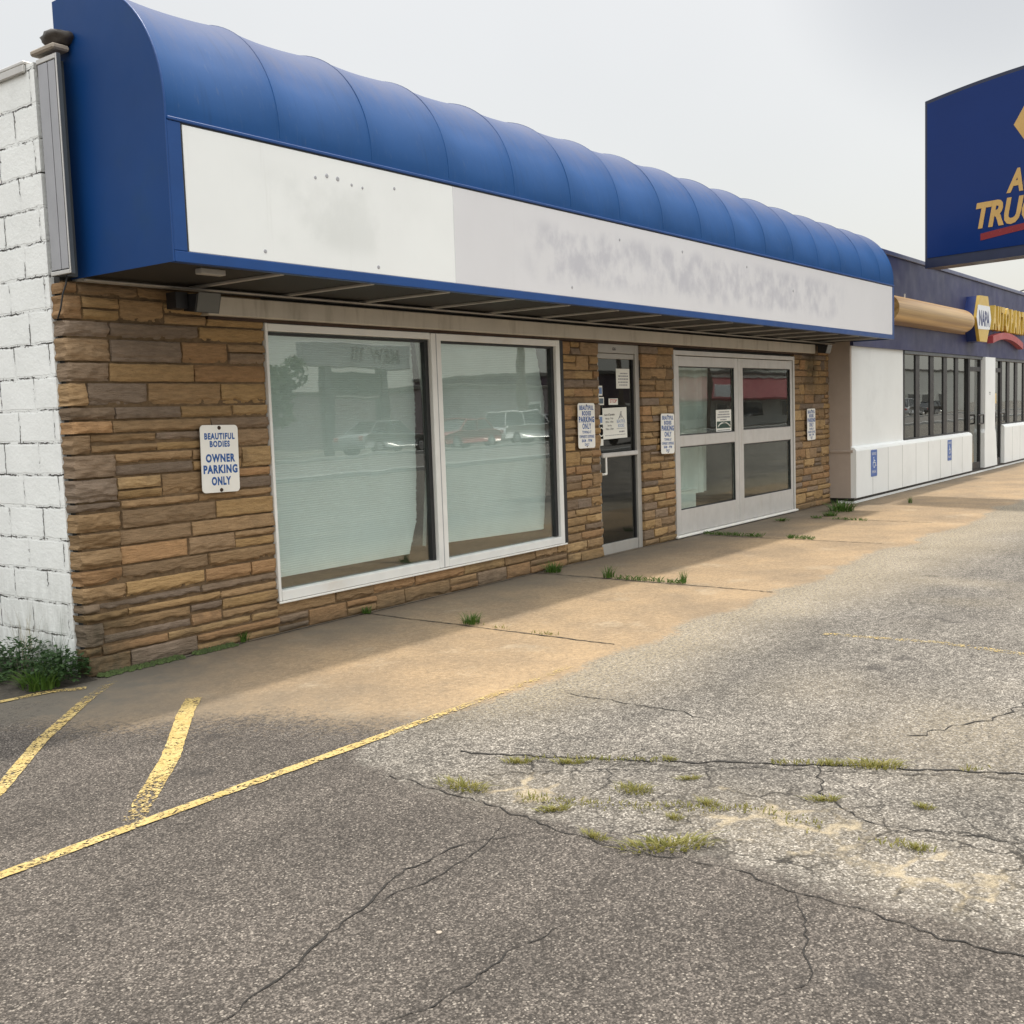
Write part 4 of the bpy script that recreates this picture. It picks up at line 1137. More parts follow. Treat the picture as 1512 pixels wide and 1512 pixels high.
# ================================================================== the neighbouring store
YN = -.32
st = empty('auto_store', (19, 2, 0), 'white store with a navy fascia beyond the stone shop', 'shop')
mb = MB(); mb.box(12.69, 12.76, YN, 1.0, .085, 2.50); mb.box(12.691, 12.759, YN + .002, 1.0, .79, .80) if False else None
mb.build('side_wall', M['tan_wall'], st)
mb = MB(); mb.bbox(12.672, 12.6895, YN - .04, .0, .785, .825, .004); mb.build('side_ledge', M['tan_wall'], st)
mb = MB()
mb.box(12.761, 15.29, YN, YN + .3, .085, 2.50); mb.box(15.291, 19.6, YN + .02, YN + .3, .085, .83); mb.box(22.25, 40, YN + .02, YN + .3, .085, .90); mb.box(12.761, 40, YN + .05, YN + .3, 2.41, 3.80)
mb.build('front_wall', M['white_wall'], st)
mb = MB(); mb.box(12.76, 40, YN + .31, 14, .0, 3.7) if False else mb.box(12.77, 40, 13.8, 14, 0, 3.7); mb.box(39.9, 40, .0, 13.8, 0, 3.7); mb.box(12.8, 39.9, YN + .31, 13.8, 3.0, 3.1); mb.build('rear_wall', M['interior'], st)
mb = MB(); mb.box(12.8, 39.9, YN + .01, 13.8, .0, .086); mb.build('interior_floor', M['interior_floor'], st)
mb = MB(); mb.box(12.72, 40, YN - .02, 14, 3.70, 3.80); mb.build('roof', M['roof'], st)
mb = MB(); mb.box(12.69, 40, YN - .045, YN + .1, .040, .0845); mb.build('base_gap', M['gasket'], st)
mb = MB(); mb.box(12.70, 40, YN - .05, YN + .2, -.02, .0395); mb.build('foundation', M['white_wall'], st)
# wainscots with sloping caps
def wainscot(x0, x1, zt):
    y1 = YN - .001; y0 = YN - .085
    mb = MB(); mb.prism([(y1, .087), (y0, .087), (y0, zt - .07), (y0 + .02, zt - .03), (y1, zt)], 'x', x0, x1)
    w = mb.build('wainscot', M['white_wall'], st)
    mb = MB(); n = max(1, int(round((x1 - x0) / .78)))
    for i in range(1, n):
        x = x0 + (x1 - x0) * i / n
        mb.box(x - .006, x + .006, y0 - .0012, y0 + .002, .09, zt - .075)
    mb.build('panel_joint', M['seam'], w)
wainscot(12.70, 19.52, .875)
wainscot(22.30, 40, .95)
mb = MB(); mb.prism([(20.52, .087), (21.62, .087), (21.48, .80), (21.40, .90), (21.40, 2.40), (20.55, 2.40), (20.55, .9), (20.5, .82)], 'y', YN - .09, YN + .05); mb.build('pillar', M['white_wall'], st)
# fascia
mb = MB(); mb.box(12.70, 40, YN - .05, YN + .049, 2.405, 3.905); mb.build('fascia', M['navy'], st)
mb = MB(); mb.bbox(12.68, 40, YN - .085, YN + .12, 3.906, 3.975, .006); mb.build('fascia_cap', M['navy_cap'], st)
mb = MB(); mb.bbox(15.30, 40, YN - .03, YN + .04, 2.345, 2.404, .004); mb.build('window_head', M['dark_trim'], st)
# windows
def swin(x0, x1, z0, z1, bars_):
    f = MB()
    f.bbox(x0, x0 + .05, YN - .015, YN + .06, z0, z1, .003); f.bbox(x1 - .05, x1, YN - .015, YN + .06, z0, z1, .003)
    f.bbox(x0 + .051, x1 - .051, YN - .015, YN + .06, z0, z0 + .06, .003)
    for a, b in bars_: f.bbox(a, b, YN + .012, YN + .06, z0 + .061, z1 - .001, .003)
    w = f.build('window', M['black_metal'], st)
    mb = MB(); mb.box(x0 + .02, x1 - .02, YN + .03, YN + .036, z0 + .02, z1); mb.build('pane', M['dark_glass'], w)
swin(15.292, 19.55, .835, 2.345, [(16.05, 16.28), (16.93, 17.16), (17.80, 18.04), (18.62, 18.84)])
swin(22.30, 28.5, .91, 2.345, [(22.95, 23.20), (23.75, 24.0), (24.6, 24.85), (25.5, 25.75), (26.4, 26.7)])
def sdoor(x0, x1):
    f = MB()
    f.bbox(x0, x0 + .06, YN - .01, YN + .06, .087, 2.345, .003); f.bbox(x1 - .06, x1, YN - .01, YN + .06, .087, 2.345, .003)
    f.bbox(x0 + .061, x1 - .061, YN - .01, YN + .06, .087, .22, .003); f.bbox(x0 + .061, x1 - .061, YN - .01, YN + .06, 2.10, 2.19, .003)
    d = f.build('door', M['black_metal'], st)
    mb = MB(); mb.box(x0 + .03, x1 - .03, YN + .02, YN + .026, .15, 2.34); mb.build('pane', M['dark_glass'], d)
    mb = MB(); hx = x0 + (x1 - x0) * .52
    mb.tube([(hx, YN - .07, 1.02), (hx + .42, YN - .07, 1.02), (hx + .42, YN - .07, 1.20), (hx, YN - .07, 1.20), (hx, YN - .07, 1.02)], .016, 6)
    mb.build('handle', M['black_metal'], d)
sdoor(19.58, 20.50); sdoor(21.49, 22.28)
mb = MB(); mb.box(21.55, 21.95, YN + .012, YN + .018, 1.42, 1.64); tag(mb.build('door_notice', M['yellow']), 'yellow notice on the second door of the white store', 'notice')
mb = MB(); mb.box(20.86, 20.98, YN - .0935, YN - .0915, 1.655, 1.668); mb.box(20.86, 20.98, YN - .0935, YN - .0915, 1.62, 1.632); mb.build('pillar_mark', M['ink'], st)

# signs on the navy fascia
gt = empty('gold_cylinder_sign', (13.985, YN - .055, 3.03), 'long gold half-round cylinder mounted on the navy fascia', 'sign')
mb = MB(); vs = []; fs = []; n = 22
secs = [(13.985, 1.0), (18.50, 1.0), (18.62, .97), (18.74, .88), (18.83, .72), (18.90, .5), (18.925, .25)]
for x, k in secs:
    for i in range(n + 1):
        a = -math.pi / 2 + math.pi * i / n
        vs.append((x, YN - .10 - .245 * k * math.cos(a), 3.03 + .228 * k * math.sin(a)))
for s in range(len(secs) - 1):
    for i in range(n): fs.append((s * (n + 1) + i, s * (n + 1) + i + 1, (s + 1) * (n + 1) + i + 1, (s + 1) * (n + 1) + i))
mb.add(vs, fs, False)
mb.add([vs[i] for i in range(n + 1)], [tuple(range(n + 1))]); mb.build('cylinder_body', M['gold'], gt)
mb = MB(); mb.bbox(13.985, 18.9, YN - .10, YN - .0515, 2.80, 3.262, .004); mb.build('back_plate', M['gold'], gt)
mb = MB(); mb.cyl((14.86, YN - .16, 3.24), (14.86, YN - .16, 3.31), .012); mb.build('lifting_eye', M['alu'], gt)

hx_ = empty('hexagon_sign', (19.5, YN - .051, 3.1), 'tall hexagon box sign in yellow and white between gold cylinder and letters', 'sign')
def hexpoly(k=1.0, cx=19.505, cz=3.12):
    return [(cx + (x - 19.505) * k, cz + (z - 3.12) * k) for x, z in ((19.19, 3.56), (18.94, 3.12), (19.20, 2.665), (19.76, 2.665), (20.07, 3.12), (19.84, 3.58))]
mb = MB(); mb.prism(hexpoly(.985), 'y', YN - .24, YN - .0515); mb.build('sign_box', M['hex_blue'], hx_)
mb = MB(); mb.prism(hexpoly(1.0), 'y', YN - .30, YN - .2405); fc = mb.build('sign_face', M['yellow'], hx_)
mb = MB(); mb.prism([(19.04, 3.37), (18.93, 3.12), (19.05, 2.90), (19.955, 2.92), (20.08, 3.13), (19.955, 3.385)], 'y', YN - .306, YN - .3005); mb.build('white_band', M['sign_face_white'], fc)
mb = MB(); text_into(mb, "NAPA", 19.51, 2.985, .40, Matrix.Translation((0, YN - .3072, 0)) @ LOC, .04, .78); mb.build('lettering', M['navy_letter'], fc)

cl_ = empty('channel_letter_sign', (20.7, YN - .051, 3.0), 'raised yellow channel letters on the navy fascia reading auto parts', 'sign')
x = 20.80
for w_ in ("AUTO", "PARTS"):
    for ch in w_:
        mb = MB(); text_into(mb, ch, x, 3.0 , .66, Matrix.Translation((0, YN - .115, 0)) @ LOC, .045, .62, .22, .062, 'LEFT')
        mb.build('letter', M['yellow'], cl_)
        x += .37 if ch not in 'IJ' else .2
    x += .10
sw = empty('red_swoosh_sign', (20.85, YN - .051, 2.7), 'faded red curved swoosh under the yellow letters', 'sign')
mb = MB(); top = []; bot = []
for i in range(17):
    t = i / 16; x = 20.85 + 2.85 * t
    a = math.sin(math.pi * (.18 + .72 * t))
    top.append((x, 2.70 + .25 * a)); bot.append((x, 2.56 + .24 * a + .05 * t * (1 - t)))
mb.prism(bot + top[::-1], 'y', YN - .17, YN - .0515); mb.build('swoosh_body', M['red_sign'], sw)

def icon_sign(x0, x1, z0, z1, lab):
    o = empty('accessible_parking_sign', ((x0 + x1) / 2, YN - .0865, (z0 + z1) / 2), lab, 'sign', 'blue accessible parking signs')
    w, h = x1 - x0, z1 - z0
    plate(w, h, .02, -.003, .0).build('sign_plate', M['hc_blue'], o, True)
    mb = MB(); s = h
    mb.cyl((-.02 * 1, -.005, s * .20), (-.02, -.003, s * .20), s * .035, n=12)
    mb.tube([(-.02, -.0045, s * .155), (-.015, -.0045, s * .02), (.045, -.0045, s * .02), (.065, -.0045, -s * .10), (.085, -.0045, -s * .09)], s * .017, 5)
    mb.tube([(-.02, -.0045, s * .09), (.04, -.0045, s * .09)], s * .015, 5)
    ring = [(-.012 + s * .115 * math.cos(R(a)), -.0045, -s * .055 + s * .115 * math.sin(R(a))) for a in range(110, 370, 20)]
    mb.tube(ring, s * .013, 5)
    mb.build('wheelchair_symbol', M['sign_face_white'], o, True)
    mb = MB(); text_into(mb, "RESERVED", 0, h * .31, .058, lift(-.004), .01, .80); text_into(mb, "PARKING", 0, -h * .37, .058, lift(-.004), .01, .80)
    mb.build('lettering', M['sign_face_white'], o, True)
icon_sign(13.365, 13.655, .37, .79, 'blue accessible parking sign on the white wainscot nearest the stone shop')
icon_sign(17.715, 17.99, .385, .775, 'blue accessible parking sign on the white wainscot just left of the first dark door')

# ================================================================== pylon sign in front of the store
U = Vector((-.24529, -.96945, 0)); Nn = Vector((-.96945, .24529, 0))
P1 = Vector((15.525, -.620, 0))
MP = Matrix(((U.x, 0, Nn.x, P1.x), (U.y, 0, Nn.y, P1.y), (0, 1, 0, 0), (0, 0, 0, 1)))     # (u, z, w)
py = empty('pylon_sign', (P1.x + U.x * 2.35, P1.y + U.y * 2.35, 0), 'big glossy navy sign on a pole with gold lettering above the store', 'sign')
W = 4.7
def topz(u): return 6.515 + .17 * (1 - ((u - W / 2) / (W / 2)) ** 2)
def slab(u_in, z0, dz, w0, w1, n=20):
    mb = MB()
    us = [u_in + (W - 2 * u_in) * i / n for i in range(n + 1)]
    poly = [(u, z0) for u in us] + [(u, topz(u) - dz) for u in reversed(us)]
    m = len(poly)
    vs = [MP @ Vector((p[0], p[1], w)) for w in (w0, w1) for p in poly]
    fs = [(i, (i + 1) % m, m + (i + 1) % m, m + i) for i in range(m)]
    for i in range(n):
        a, b, c, d = i, i + 1, m - 2 - i, m - 1 - i
        fs += [(d, c, b, a), (m + a, m + b, m + c, m + d)]
    return mb.add(vs, fs)
slab(0, 3.765, 0, -.42, 0).build('cabinet', M['pylon_trim'], py)
slab(.045, 3.93, .06, .0005, .012).build('sign_face', M['pylon_blue'], py)
def pprism(poly, w0, w1):
    mb = MB(); m = len(poly)
    mb.add([MP @ Vector((p[0], p[1], w)) for w in (w0, w1) for p in poly], [(i, (i + 1) % m, m + (i + 1) % m, m + i) for i in range(m)] + [tuple(range(m - 1, -1, -1)), tuple(range(m, 2 * m))])
    return mb
mb = pprism([(1.515, 5.80), (1.72, 6.12), (2.98, 6.12), (3.185, 5.80), (2.98, 5.48), (1.72, 5.48)], .0125, .018); mb.build('hexagon_emblem', M['pylon_gold'], py)
mb = MB()
text_into(mb, "TRUCK PARTS", .86, 4.305, .535, MP @ Matrix.Translation((0, 0, .0185)), .042, .74, .25, .002, 'LEFT')
text_into(mb, "AUTO &", 1.43, 4.785, .47, MP @ Matrix.Translation((0, 0, .0185)), .042, .72, .25, .002, 'LEFT')
mb.build('lettering', M['pylon_gold'], py)
t_ = []; b_ = []
for i in range(13):
    t = i / 12; u = .98 + 2.9 * t
    t_.append((u, 4.20 + .10 * math.sin(math.pi * t * .9))); b_.append((u, 4.09 + .11 * math.sin(math.pi * t * .9)))
pprism(b_ + t_[::-1], .0125, .017).build('red_swoosh', M['pylon_red'], py)
mb = MB(); c = MP @ Vector((3.35, 0, -.21)); mb.cyl((c.x, c.y, -.02), (c.x, c.y, 3.77), .19, .19, 20); mb.build('pole', M['pylon_trim'], py)

# ================================================================== weeds
def tuft_mesh(name, rad, h, n, mat, seed, spread=1.0, wid=.006):
    rnd = random.Random(seed); mb = MB()
    for _ in range(n):
        a = rnd.uniform(0, 2 * math.pi); r = rad * rnd.random() ** .7 * .55
        bx, by = r * math.cos(a), r * math.sin(a)
        da = a + rnd.uniform(-.9, .9); hh = h * rnd.uniform(.45, 1.05); ln = rnd.uniform(.15, .9) * spread * hh
        w = wid * rnd.uniform(.6, 1.3)
        px, py_ = -math.sin(da) * w, math.cos(da) * w
        vs = []
        for k in range(4):
            t = k / 3; ww = 1 - t * .9
            x = bx + math.cos(da) * ln * t * t; y = by + math.sin(da) * ln * t * t; z = hh * (t - .28 * t * t * min(1.5, ln / hh)) / 1.0
            vs += [(x - px * ww, y - py_ * ww, z), (x + px * ww, y + py_ * ww, z)]
        mb.add(vs, [(0, 1, 3, 2), (2, 3, 5, 4), (4, 5, 7, 6)], True)
    o = mb.build(name, M[mat]); return o
def leafy_mesh(name, rad, h, n, mat, seed, leaf=.035):
    rnd = random.Random(seed); mb = MB()
    for _ in range(n):
        a = rnd.uniform(0, 2 * math.pi); rr = rnd.random() ** .5; z = h * rnd.random() ** .8 * (1 - .6 * rr * rr)
        c = Vector((rad * rr * math.cos(a), rad * rr * math.sin(a), .01 + z))
        d = Vector((math.cos(a + rnd.uniform(-1, 1)), math.sin(a + rnd.uniform(-1, 1)), rnd.uniform(-.3, .9))).normalized()
        s = d.cross(Vector((0, 0, 1))).normalized(); L = leaf * rnd.uniform(.5, 1.4); wv = L * .32
        up = s.cross(d)
        mb.add([c, c + d * L * .5 + s * wv, c + d * L - up * L * .15, c + d * L * .5 - s * wv, c + d * L * .5 + up * L * .06], [(0, 1, 4), (1, 2, 4), (2, 3, 4), (3, 0, 4)], False)
    for _ in range(max(4, n // 40)):
        a = rnd.uniform(0, 6.28); r = rad * rnd.random() * .8
        mb.cyl((r * .4 * math.cos(a), r * .4 * math.sin(a), 0), (r * math.cos(a), r * math.sin(a), h * rnd.uniform(.5, 1)), .0025, .001, 5, False)
    return mb.build(name, M[mat])
TV = {}
def place_tuft(kind, x, y, s, rz, label, group, z=.012, cat='weed', sz=None):
    specs = {'green': (.12, .10, 130, 'grass', 41, 1.3), 'dry': (.11, .05, 130, 'dry_grass', 42, 1.5), 'small': (.06, .06, 50, 'grass', 43, 1.2), 'mixed': (.17, .055, 170, 'dry_grass', 44, 1.6)}
    if kind not in TV:
        a = specs[kind]; o = tuft_mesh('grass_tuft', a[0], a[1], a[2], a[3], a[4], a[5], .0034); TV[kind] = o
    else:
        o = TV[kind].copy(); COL.objects.link(o)
    o.location = (x, y, z); o.rotation_euler = (0, 0, rz); o.scale = (s, s, sz or s)
    return tag(o, label, cat, group)
GW = 'weeds growing in the walk'
place_tuft('green', 2.46, -1.08, .95, .3, 'bright green tuft on the nearest sidewalk joint in front of the left window', GW)
place_tuft('green', 4.86, -.16, 1.25, 1.1, 'green tuft at the stone pier foot, at the wall end of the second sidewalk joint', GW)
place_tuft('small', 4.78, -.84, 1.5, 2.0, 'upright leafy sprig midway along the second sidewalk joint', GW, sz=2.2)
place_tuft('small', 4.80, -1.60, 1.0, 2.6, 'thin lone sprig at the outer end of the second sidewalk joint', GW, sz=2.2)
place_tuft('green', 11.45, -.62, 2.7, .7, 'largest green grass clump below the tan corner of the white store', GW, sz=1.9)
place_tuft('green', 10.75, -.72, 1.3, 2.9, 'low green tuft just left of the largest grass clump', GW, sz=.8)
place_tuft('small', 9.97, -.35, 2.6, .2, 'flat dark green patch before the right end of the double door', GW, sz=.7)
place_tuft('small', 1.20, -.02, 1.2, .5, 'small bright weed at the foot of the left stone wall', GW, sz=1.6)
place_tuft('small', 2.41, -.05, 1.2, 1.5, 'small weed below the window at the sidewalk joint', GW)
place_tuft('small', 12.9, -1.15, .9, 1.5, 'thin sprig standing alone on the walk before the white wainscot', GW, sz=2.0)
GL = 'weeds in the cracked asphalt'
for x, y, s, k, lab in ((-.32, -3.27, 1.35, 'mixed', 'pale yellow-green tuft at the corner where dark and old asphalt meet'),
        (.06, -3.27, 1.1, 'dry', 'first yellow tuft at the left start of the long asphalt crack'), (.17, -3.47, 1.0, 'dry', 'second yellow tuft along the long asphalt crack'),
        (-.42, -4.29, 1.5, 'mixed', 'broad yellow-green tuft on the asphalt seam beside the sand'), (.01, -3.90, 1.3, 'mixed', 'wide yellow tuft on pale cracked asphalt below the long crack'),
        (.03, -4.22, 1.0, 'dry', 'round yellow tuft left of the bare sand patch'), (-.34, -3.74, .95, 'dry', 'small yellow tuft on the seam left of the pale crazing'),
        (.73, -4.45, 1.1, 'dry', 'yellow tuft right of centre on the long asphalt crack'), (.80, -4.62, 1.3, 'mixed', 'long low yellow tuft farthest right on the long asphalt crack'),
        (-.17, -4.18, .9, 'dry', 'flattened dry tuft between the seam and the round tuft'), (.30, -4.58, .9, 'dry', 'narrow tuft leaning along a short crack above the sand'),
        (.42, -4.93, .8, 'dry', 'tiny yellow tuft alone on a crack near the right edge'), (.02, -5.02, .95, 'dry', 'small yellow tuft at the right end of the sand patch'),
        (-.48, -4.02, .85, 'dry', 'tiny tuft on the asphalt seam left of the broad tuft'), (.44, -3.83, .7, 'dry', 'small green-yellow tuft halfway along the long crack'),
        (.25, -4.02, .7, 'dry', 'tiny tuft just below the middle of the long crack')):
    o = place_tuft(k, x, y, s * .82, x * 9, lab, GL, .003, sz=s * .5)
    o.rotation_euler = (0, 0, -1.27 + .5 * math.sin(x * 31 + y * 17)); o.scale = (s * (.95 + .3 * math.sin(y * 23)), s * .42, s * .48)
def crack_grass(name, pts, seed, n, h, mat, z=.012, wid=.04):
    rnd = random.Random(seed); mb = MB()
    for _ in range(n):
        i = rnd.randrange(len(pts) - 1); t = rnd.random()
        x = pts[i][0] + (pts[i + 1][0] - pts[i][0]) * t + rnd.gauss(0, wid * .4); y = pts[i][1] + (pts[i + 1][1] - pts[i][1]) * t + rnd.gauss(0, wid * .4)
        if mnoise.noise(Vector((x * 3, y * 3, seed))) < -.12: continue
        da = rnd.uniform(0, 6.28); hh = h * rnd.uniform(.3, 1.1); w = .0035
        px, py_ = -math.sin(da) * w, math.cos(da) * w; ln = hh * rnd.uniform(.3, 1.2)
        mb.add([(x - px, y - py_, z), (x + px, y + py_, z), (x + math.cos(da) * ln * .4 + px * .7, y + math.sin(da) * ln * .4 + py_ * .7, z + hh * .65), (x + math.cos(da) * ln, y + math.sin(da) * ln, z + hh)], [(0, 1, 2), (0, 2, 3)])
    return tag(mb.build(name, M[mat]), kind='stuff')
o = crack_grass('joint_grass', [(4.79, -.1), (4.75, -1.0), (4.74, -1.75)], 51, 420, .045, 'grass'); tag(o, 'thin green grass along the second sidewalk joint', 'grass')
o = crack_grass('joint_grass', [(8.2, -.12), (8.15, -1.5)], 52, 520, .05, 'grass'); tag(o, 'thin green grass along the sidewalk joint before the double door', 'grass')
o = crack_grass('joint_grass', [(10.4, -.6), (10.25, -1.4)], 53, 200, .04, 'grass'); tag(o, 'sparse grass along the farthest sidewalk joint', 'grass')
o = crack_grass('joint_grass', [(2.44, -1.0), (2.38, -1.9)], 54, 110, .025, 'dry_grass'); tag(o, 'short dry grass along the nearest sidewalk joint', 'grass')
o = crack_grass('crack_grass', [(.12, -3.3), (.43, -3.87), (.69, -4.39), (1.02, -5.16)], 55, 520, .022, 'dry_grass', .006, .035); tag(o, 'short yellow grass growing along the long asphalt crack', 'grass')
o = crack_grass('crack_grass', [(-.30, -3.55), (-.15, -4.0), (.05, -4.35), (.0, -5.05)], 56, 420, .02, 'dry_grass', .006, .07); tag(o, 'dry straw scattered through the crazed pale asphalt', 'grass')
# moss and soil at the wall foot
rnd = random.Random(61); mb = MB()
for i in range(900):
    x = rnd.uniform(.06, 1.1); y = -.02 - rnd.random() ** 2 * .07; r = rnd.uniform(.006, .016)
    if mnoise.noise(Vector((x * 5, 1, 3))) < -.25: continue
    vs = [(x + r * math.cos(a), y + r * math.sin(a), .008) for a in (0, 1.26, 2.51, 3.77, 5.03)] + [(x, y, .012 + r * 1.3)]
    mb.add(vs, [(k, (k + 1) % 5, 5) for k in range(5)], True)
tag(mb.build('moss', M['moss']), 'dark green moss along the foot of the left stone wall', 'moss', kind='stuff')
mb = MB(); vs = []; fs = []
for i in range(31):
    for j in range(21):
        x = -1.6 + 1.62 * i / 30; y = -.12 + 1.9 * j / 20
        k = mnoise.noise(Vector((x * 3, y * 3, 0)))
        vs.append((x, y, -.004 + .05 * max(0, (1 - abs(x + .3) / 1.2)) * max(0, min(1, (y + .1) / .3)) * (1 + .6 * k)))
for i in range(30):
    for j in range(20): a = i * 21 + j; fs.append((a, a + 21, a + 22, a + 1))
mb.add(vs, fs, True); tag(mb.build('soil_bank', M['soil']), kind='structure')
GB = 'weeds against the white block wall'
for x, y, r_, h, nlf, sd, lab in ((-.16, .06, .17, .20, 620, 71, 'dense dark leafy weed beside the corner of the stone wall'), (-.20, .42, .24, .24, 800, 72, 'widest dark leafy weed in the bed at the white wall'),
                          (-.30, .85, .22, .22, 560, 73, 'dark leafy weed at the left frame edge below the white wall'), (-.5, .38, .2, .12, 420, 75, 'low dark weed in front of the bed near the yellow line')):
    o = leafy_mesh('leafy_weed', r_, h, nlf, 'dark_leaf', sd); o.location = (x, y, .02); tag(o, lab, 'weed', GB)
o = tuft_mesh('grass_clump', .20, .16, 170, 'grass', 76, 1.5, .007); o.location = (-.30, .02, .01); tag(o, 'spiky green grass clump before the dark weeds near the yellow line', 'weed', GB)
o = tuft_mesh('dry_stems', .16, .46, 34, 'straw', 77, .5, .0028); o.location = (-.09, .55, .03); tag(o, 'tall thin dry stems standing against the white block wall', 'weed', GB)
o = tuft_mesh('dry_stems', .12, .38, 26, 'dark_leaf', 78, .5, .0028); o.location = (-.07, .20, .03); tag(o, 'thin dark stems against the white wall near the stone corner', 'weed', GB)
# loose stones and debris
for x, y, s, lab in ((-1.35, -4.02, .010, 'pale pebble lying alone on the dark asphalt in the foreground'), (.9, -5.3, .014, 'small dark stone near the right edge of the cracked asphalt')):
    mb = MB(); vs = []; fs = []
    for i in range(7):
        for j in range(10):
            th = math.pi * i / 6; ph = 2 * math.pi * j / 10
            d = Vector((math.sin(th) * math.cos(ph), math.sin(th) * math.sin(ph), math.cos(th) * .6)) * s * (1 + .3 * mnoise.noise(Vector((th * 2, ph, x))))
            vs.append((x + d.x, y + d.y, .002 + d.z * .6))
    for i in range(6):
        for j in range(10): fs.append((i * 10 + j, (i + 1) * 10 + j, (i + 1) * 10 + (j + 1) % 10, i * 10 + (j + 1) % 10))
    mb.add(vs, fs, True); tag(mb.build('pebble', M['coping'] if x < 0 else M['crack']), lab, 'stone')

# ================================================================== across the street (seen in the glass)
def flat_bld(name, x0, x1, y, h, mat, label, parapet=None, door_x=()):
    o = empty(name, ((x0 + x1) / 2, y - 5, 0), label, 'building')
    mb = MB(); mb.box(x0, x1, y - 12, y, 0, h); mb.build('wall', M[mat], o)
    mb = MB(); mb.bbox(x0 - .15, x1 + .15, y - 12.1, y + .15, h, h + .22, .03); mb.build('roof', M['roof'], o)
    for a, b, z0, z1 in door_x:
        mb = MB(); mb.bbox(a, b, y, y + .06, z0, z1, .01); w = mb.build('window', M['cream'], o)
        mb = MB(); mb.box(a + .15, b - .15, y + .0605, y + .075, z0 + .15, z1 - .15); mb.build('pane', M['car_glass'], w)
    return o
flat_bld('warehouse', 38.8, 51.0, -31, 3.0, 'mauve_wall', 'long low mauve building reflected in the right window pane', door_x=[(47, 49, 0, 2.2)])
flat_bld('storefront', 51.5, 62.5, -31, 3.9, 'plum_wall', 'dark plum storefront reflected in the entrance door', door_x=[(53, 56, .6, 2.0), (58, 61, .6, 2.0)])
b = flat_bld('red_roofed_shop', 63.5, 92, -31, 4.1, 'cream', 'cream shop with a red mansard reflected in the double door', door_x=[(66, 70, .5, 1.9), (72, 74, .5, 1.9), (76, 81, .6, 2.0), (84, 88, .5, 2.0)])
mb = MB(); mb.prism([(-31, 3.85), (-29.3, 2.2), (-29.3, 2.05), (-31, 2.05)], 'x', 63.4, 92.1); mb.build('mansard', M['red_roof'], b)
mb = MB(); mb.bbox(68, 72, -29.2, -29.05, 2.3, 3.2, .02); mb.build('shop_sign', M['sign_face_white'], b)
flat_bld('slate_shed', 23.5, 28.6, -34, 2.7, 'blue_wall', 'slate blue shed reflected at the left edge of the window', door_x=[(25, 27, .3, 2.2)])
flat_bld('pale_warehouse', 96, 150, -33, 5.0, 'cream', 'long pale building reflected in the store windows far right', door_x=[(100 + 6 * i, 104 + 6 * i, .6, 2.4) for i in range(7)])
rp = empty('roadside_sign', (32.9, -30, 0), 'two-post roadside sign with message board reflected in the left window pane', 'sign')
mb = MB(); mb.bbox(29.4, 36.4, -30.3, -29.8, 3.95, 5.0, .03); f_ = mb.build('sign_cabinet', M['grey_trim'], rp)
mb = MB(); MS = Matrix.Translation((0, -29.79, 0)) @ Matrix(((-1, 0, 0, 0), (0, 0, 1, 0), (0, 1, 0, 0), (0, 0, 0, 1)))
text_into(mb, "M&W", -34.6, 4.2, .85, MS, .03, .9)
for i in range(3): mb.prism([(32.9 - .3 * i, 4.2), (33.05 - .3 * i, 4.2), (33.2 - .3 * i, 4.8), (33.05 - .3 * i, 4.8)], 'y', -29.795, -29.785)
mb.build('lettering', M['plum_wall'], f_)
for x in (30.95, 34.5):
    mb = MB(); mb.bbox(x - .24, x + .24, -30.2, -29.85, 0, 3.949, .02); mb.build('post', M['dark_trim'], rp)
mb = MB(); mb.bbox(31.2, 34.25, -30.15, -29.9, 2.55, 3.75, .02); mb.build('message_board', M['screen'], rp)
mb = MB(); mb.box(31.3, 34.15, -29.895, -29.885, 2.62, 2.7); mb.build('board_trim', M['alu'], rp)

GP = 'utility poles across the street'
poles = [(21, -28.5), (42.5, -27.5), (52.5, -27.5), (64, -27.5), (84, -27.5)]
pr = empty('utility_pole', (0, 0, 0), '', 'pole', GP)
mb = MB(); mb.cyl((0, 0, -.1), (0, 0, 9.0), .20, .14, 10); mb.build('pole', M['wood'], pr, True)
mb = MB(); mb.bbox(-.06, .06, -1.2, 1.2, 8.35, 8.47, .01); mb.bbox(-.06, .06, -.8, .8, 7.5, 7.6, .01); arm = mb.build('crossarm', M['wood'], pr, True)
for yy in (-1.1, -.5, .5, 1.1):
    mb = MB(); mb.cyl((0, yy, 8.47), (0, yy, 8.62), .04, .03, 8); mb.build('insulator', M['alu'], arm, True)
plabs = ['wooden utility pole behind the slate shed end of the street', 'wooden utility pole nearest the roadside sign with posts', 'wooden utility pole between mauve and plum buildings', 'wooden utility pole beside the red roofed shop', 'wooden utility pole farthest along the street']
for i, (x, y) in enumerate(poles):
    o = pr if i == 0 else copy_tree(pr)
    o.location = (x, y, 0); o['label'] = plabs[i]; o['category'] = 'pole'
lv = ['topmost', 'second highest', 'third highest', 'lowest']
for k, (dy, dz) in enumerate(((-1.1, 8.62), (1.1, 8.62), (-.7, 7.6), (0, 6.2))):
    mb = MB()
    for (xa, ya), (xb, yb) in zip(poles[:-1], poles[1:]):
        pts = []
        for i in range(13):
            t = i / 12; pts.append((xa + (xb - xa) * t, ya + dy + (yb - ya) * t, dz - 4 * t * (1 - t) * .35))
        mb.tube(pts, .032, 4)
    tag(mb.build('overhead_wire', M['wire']), ('rear topmost', 'front topmost', 'middle', 'lowest')[k] + ' wire strung between the utility poles across the street', 'wire', 'overhead wires')
mb = MB(); pts = []
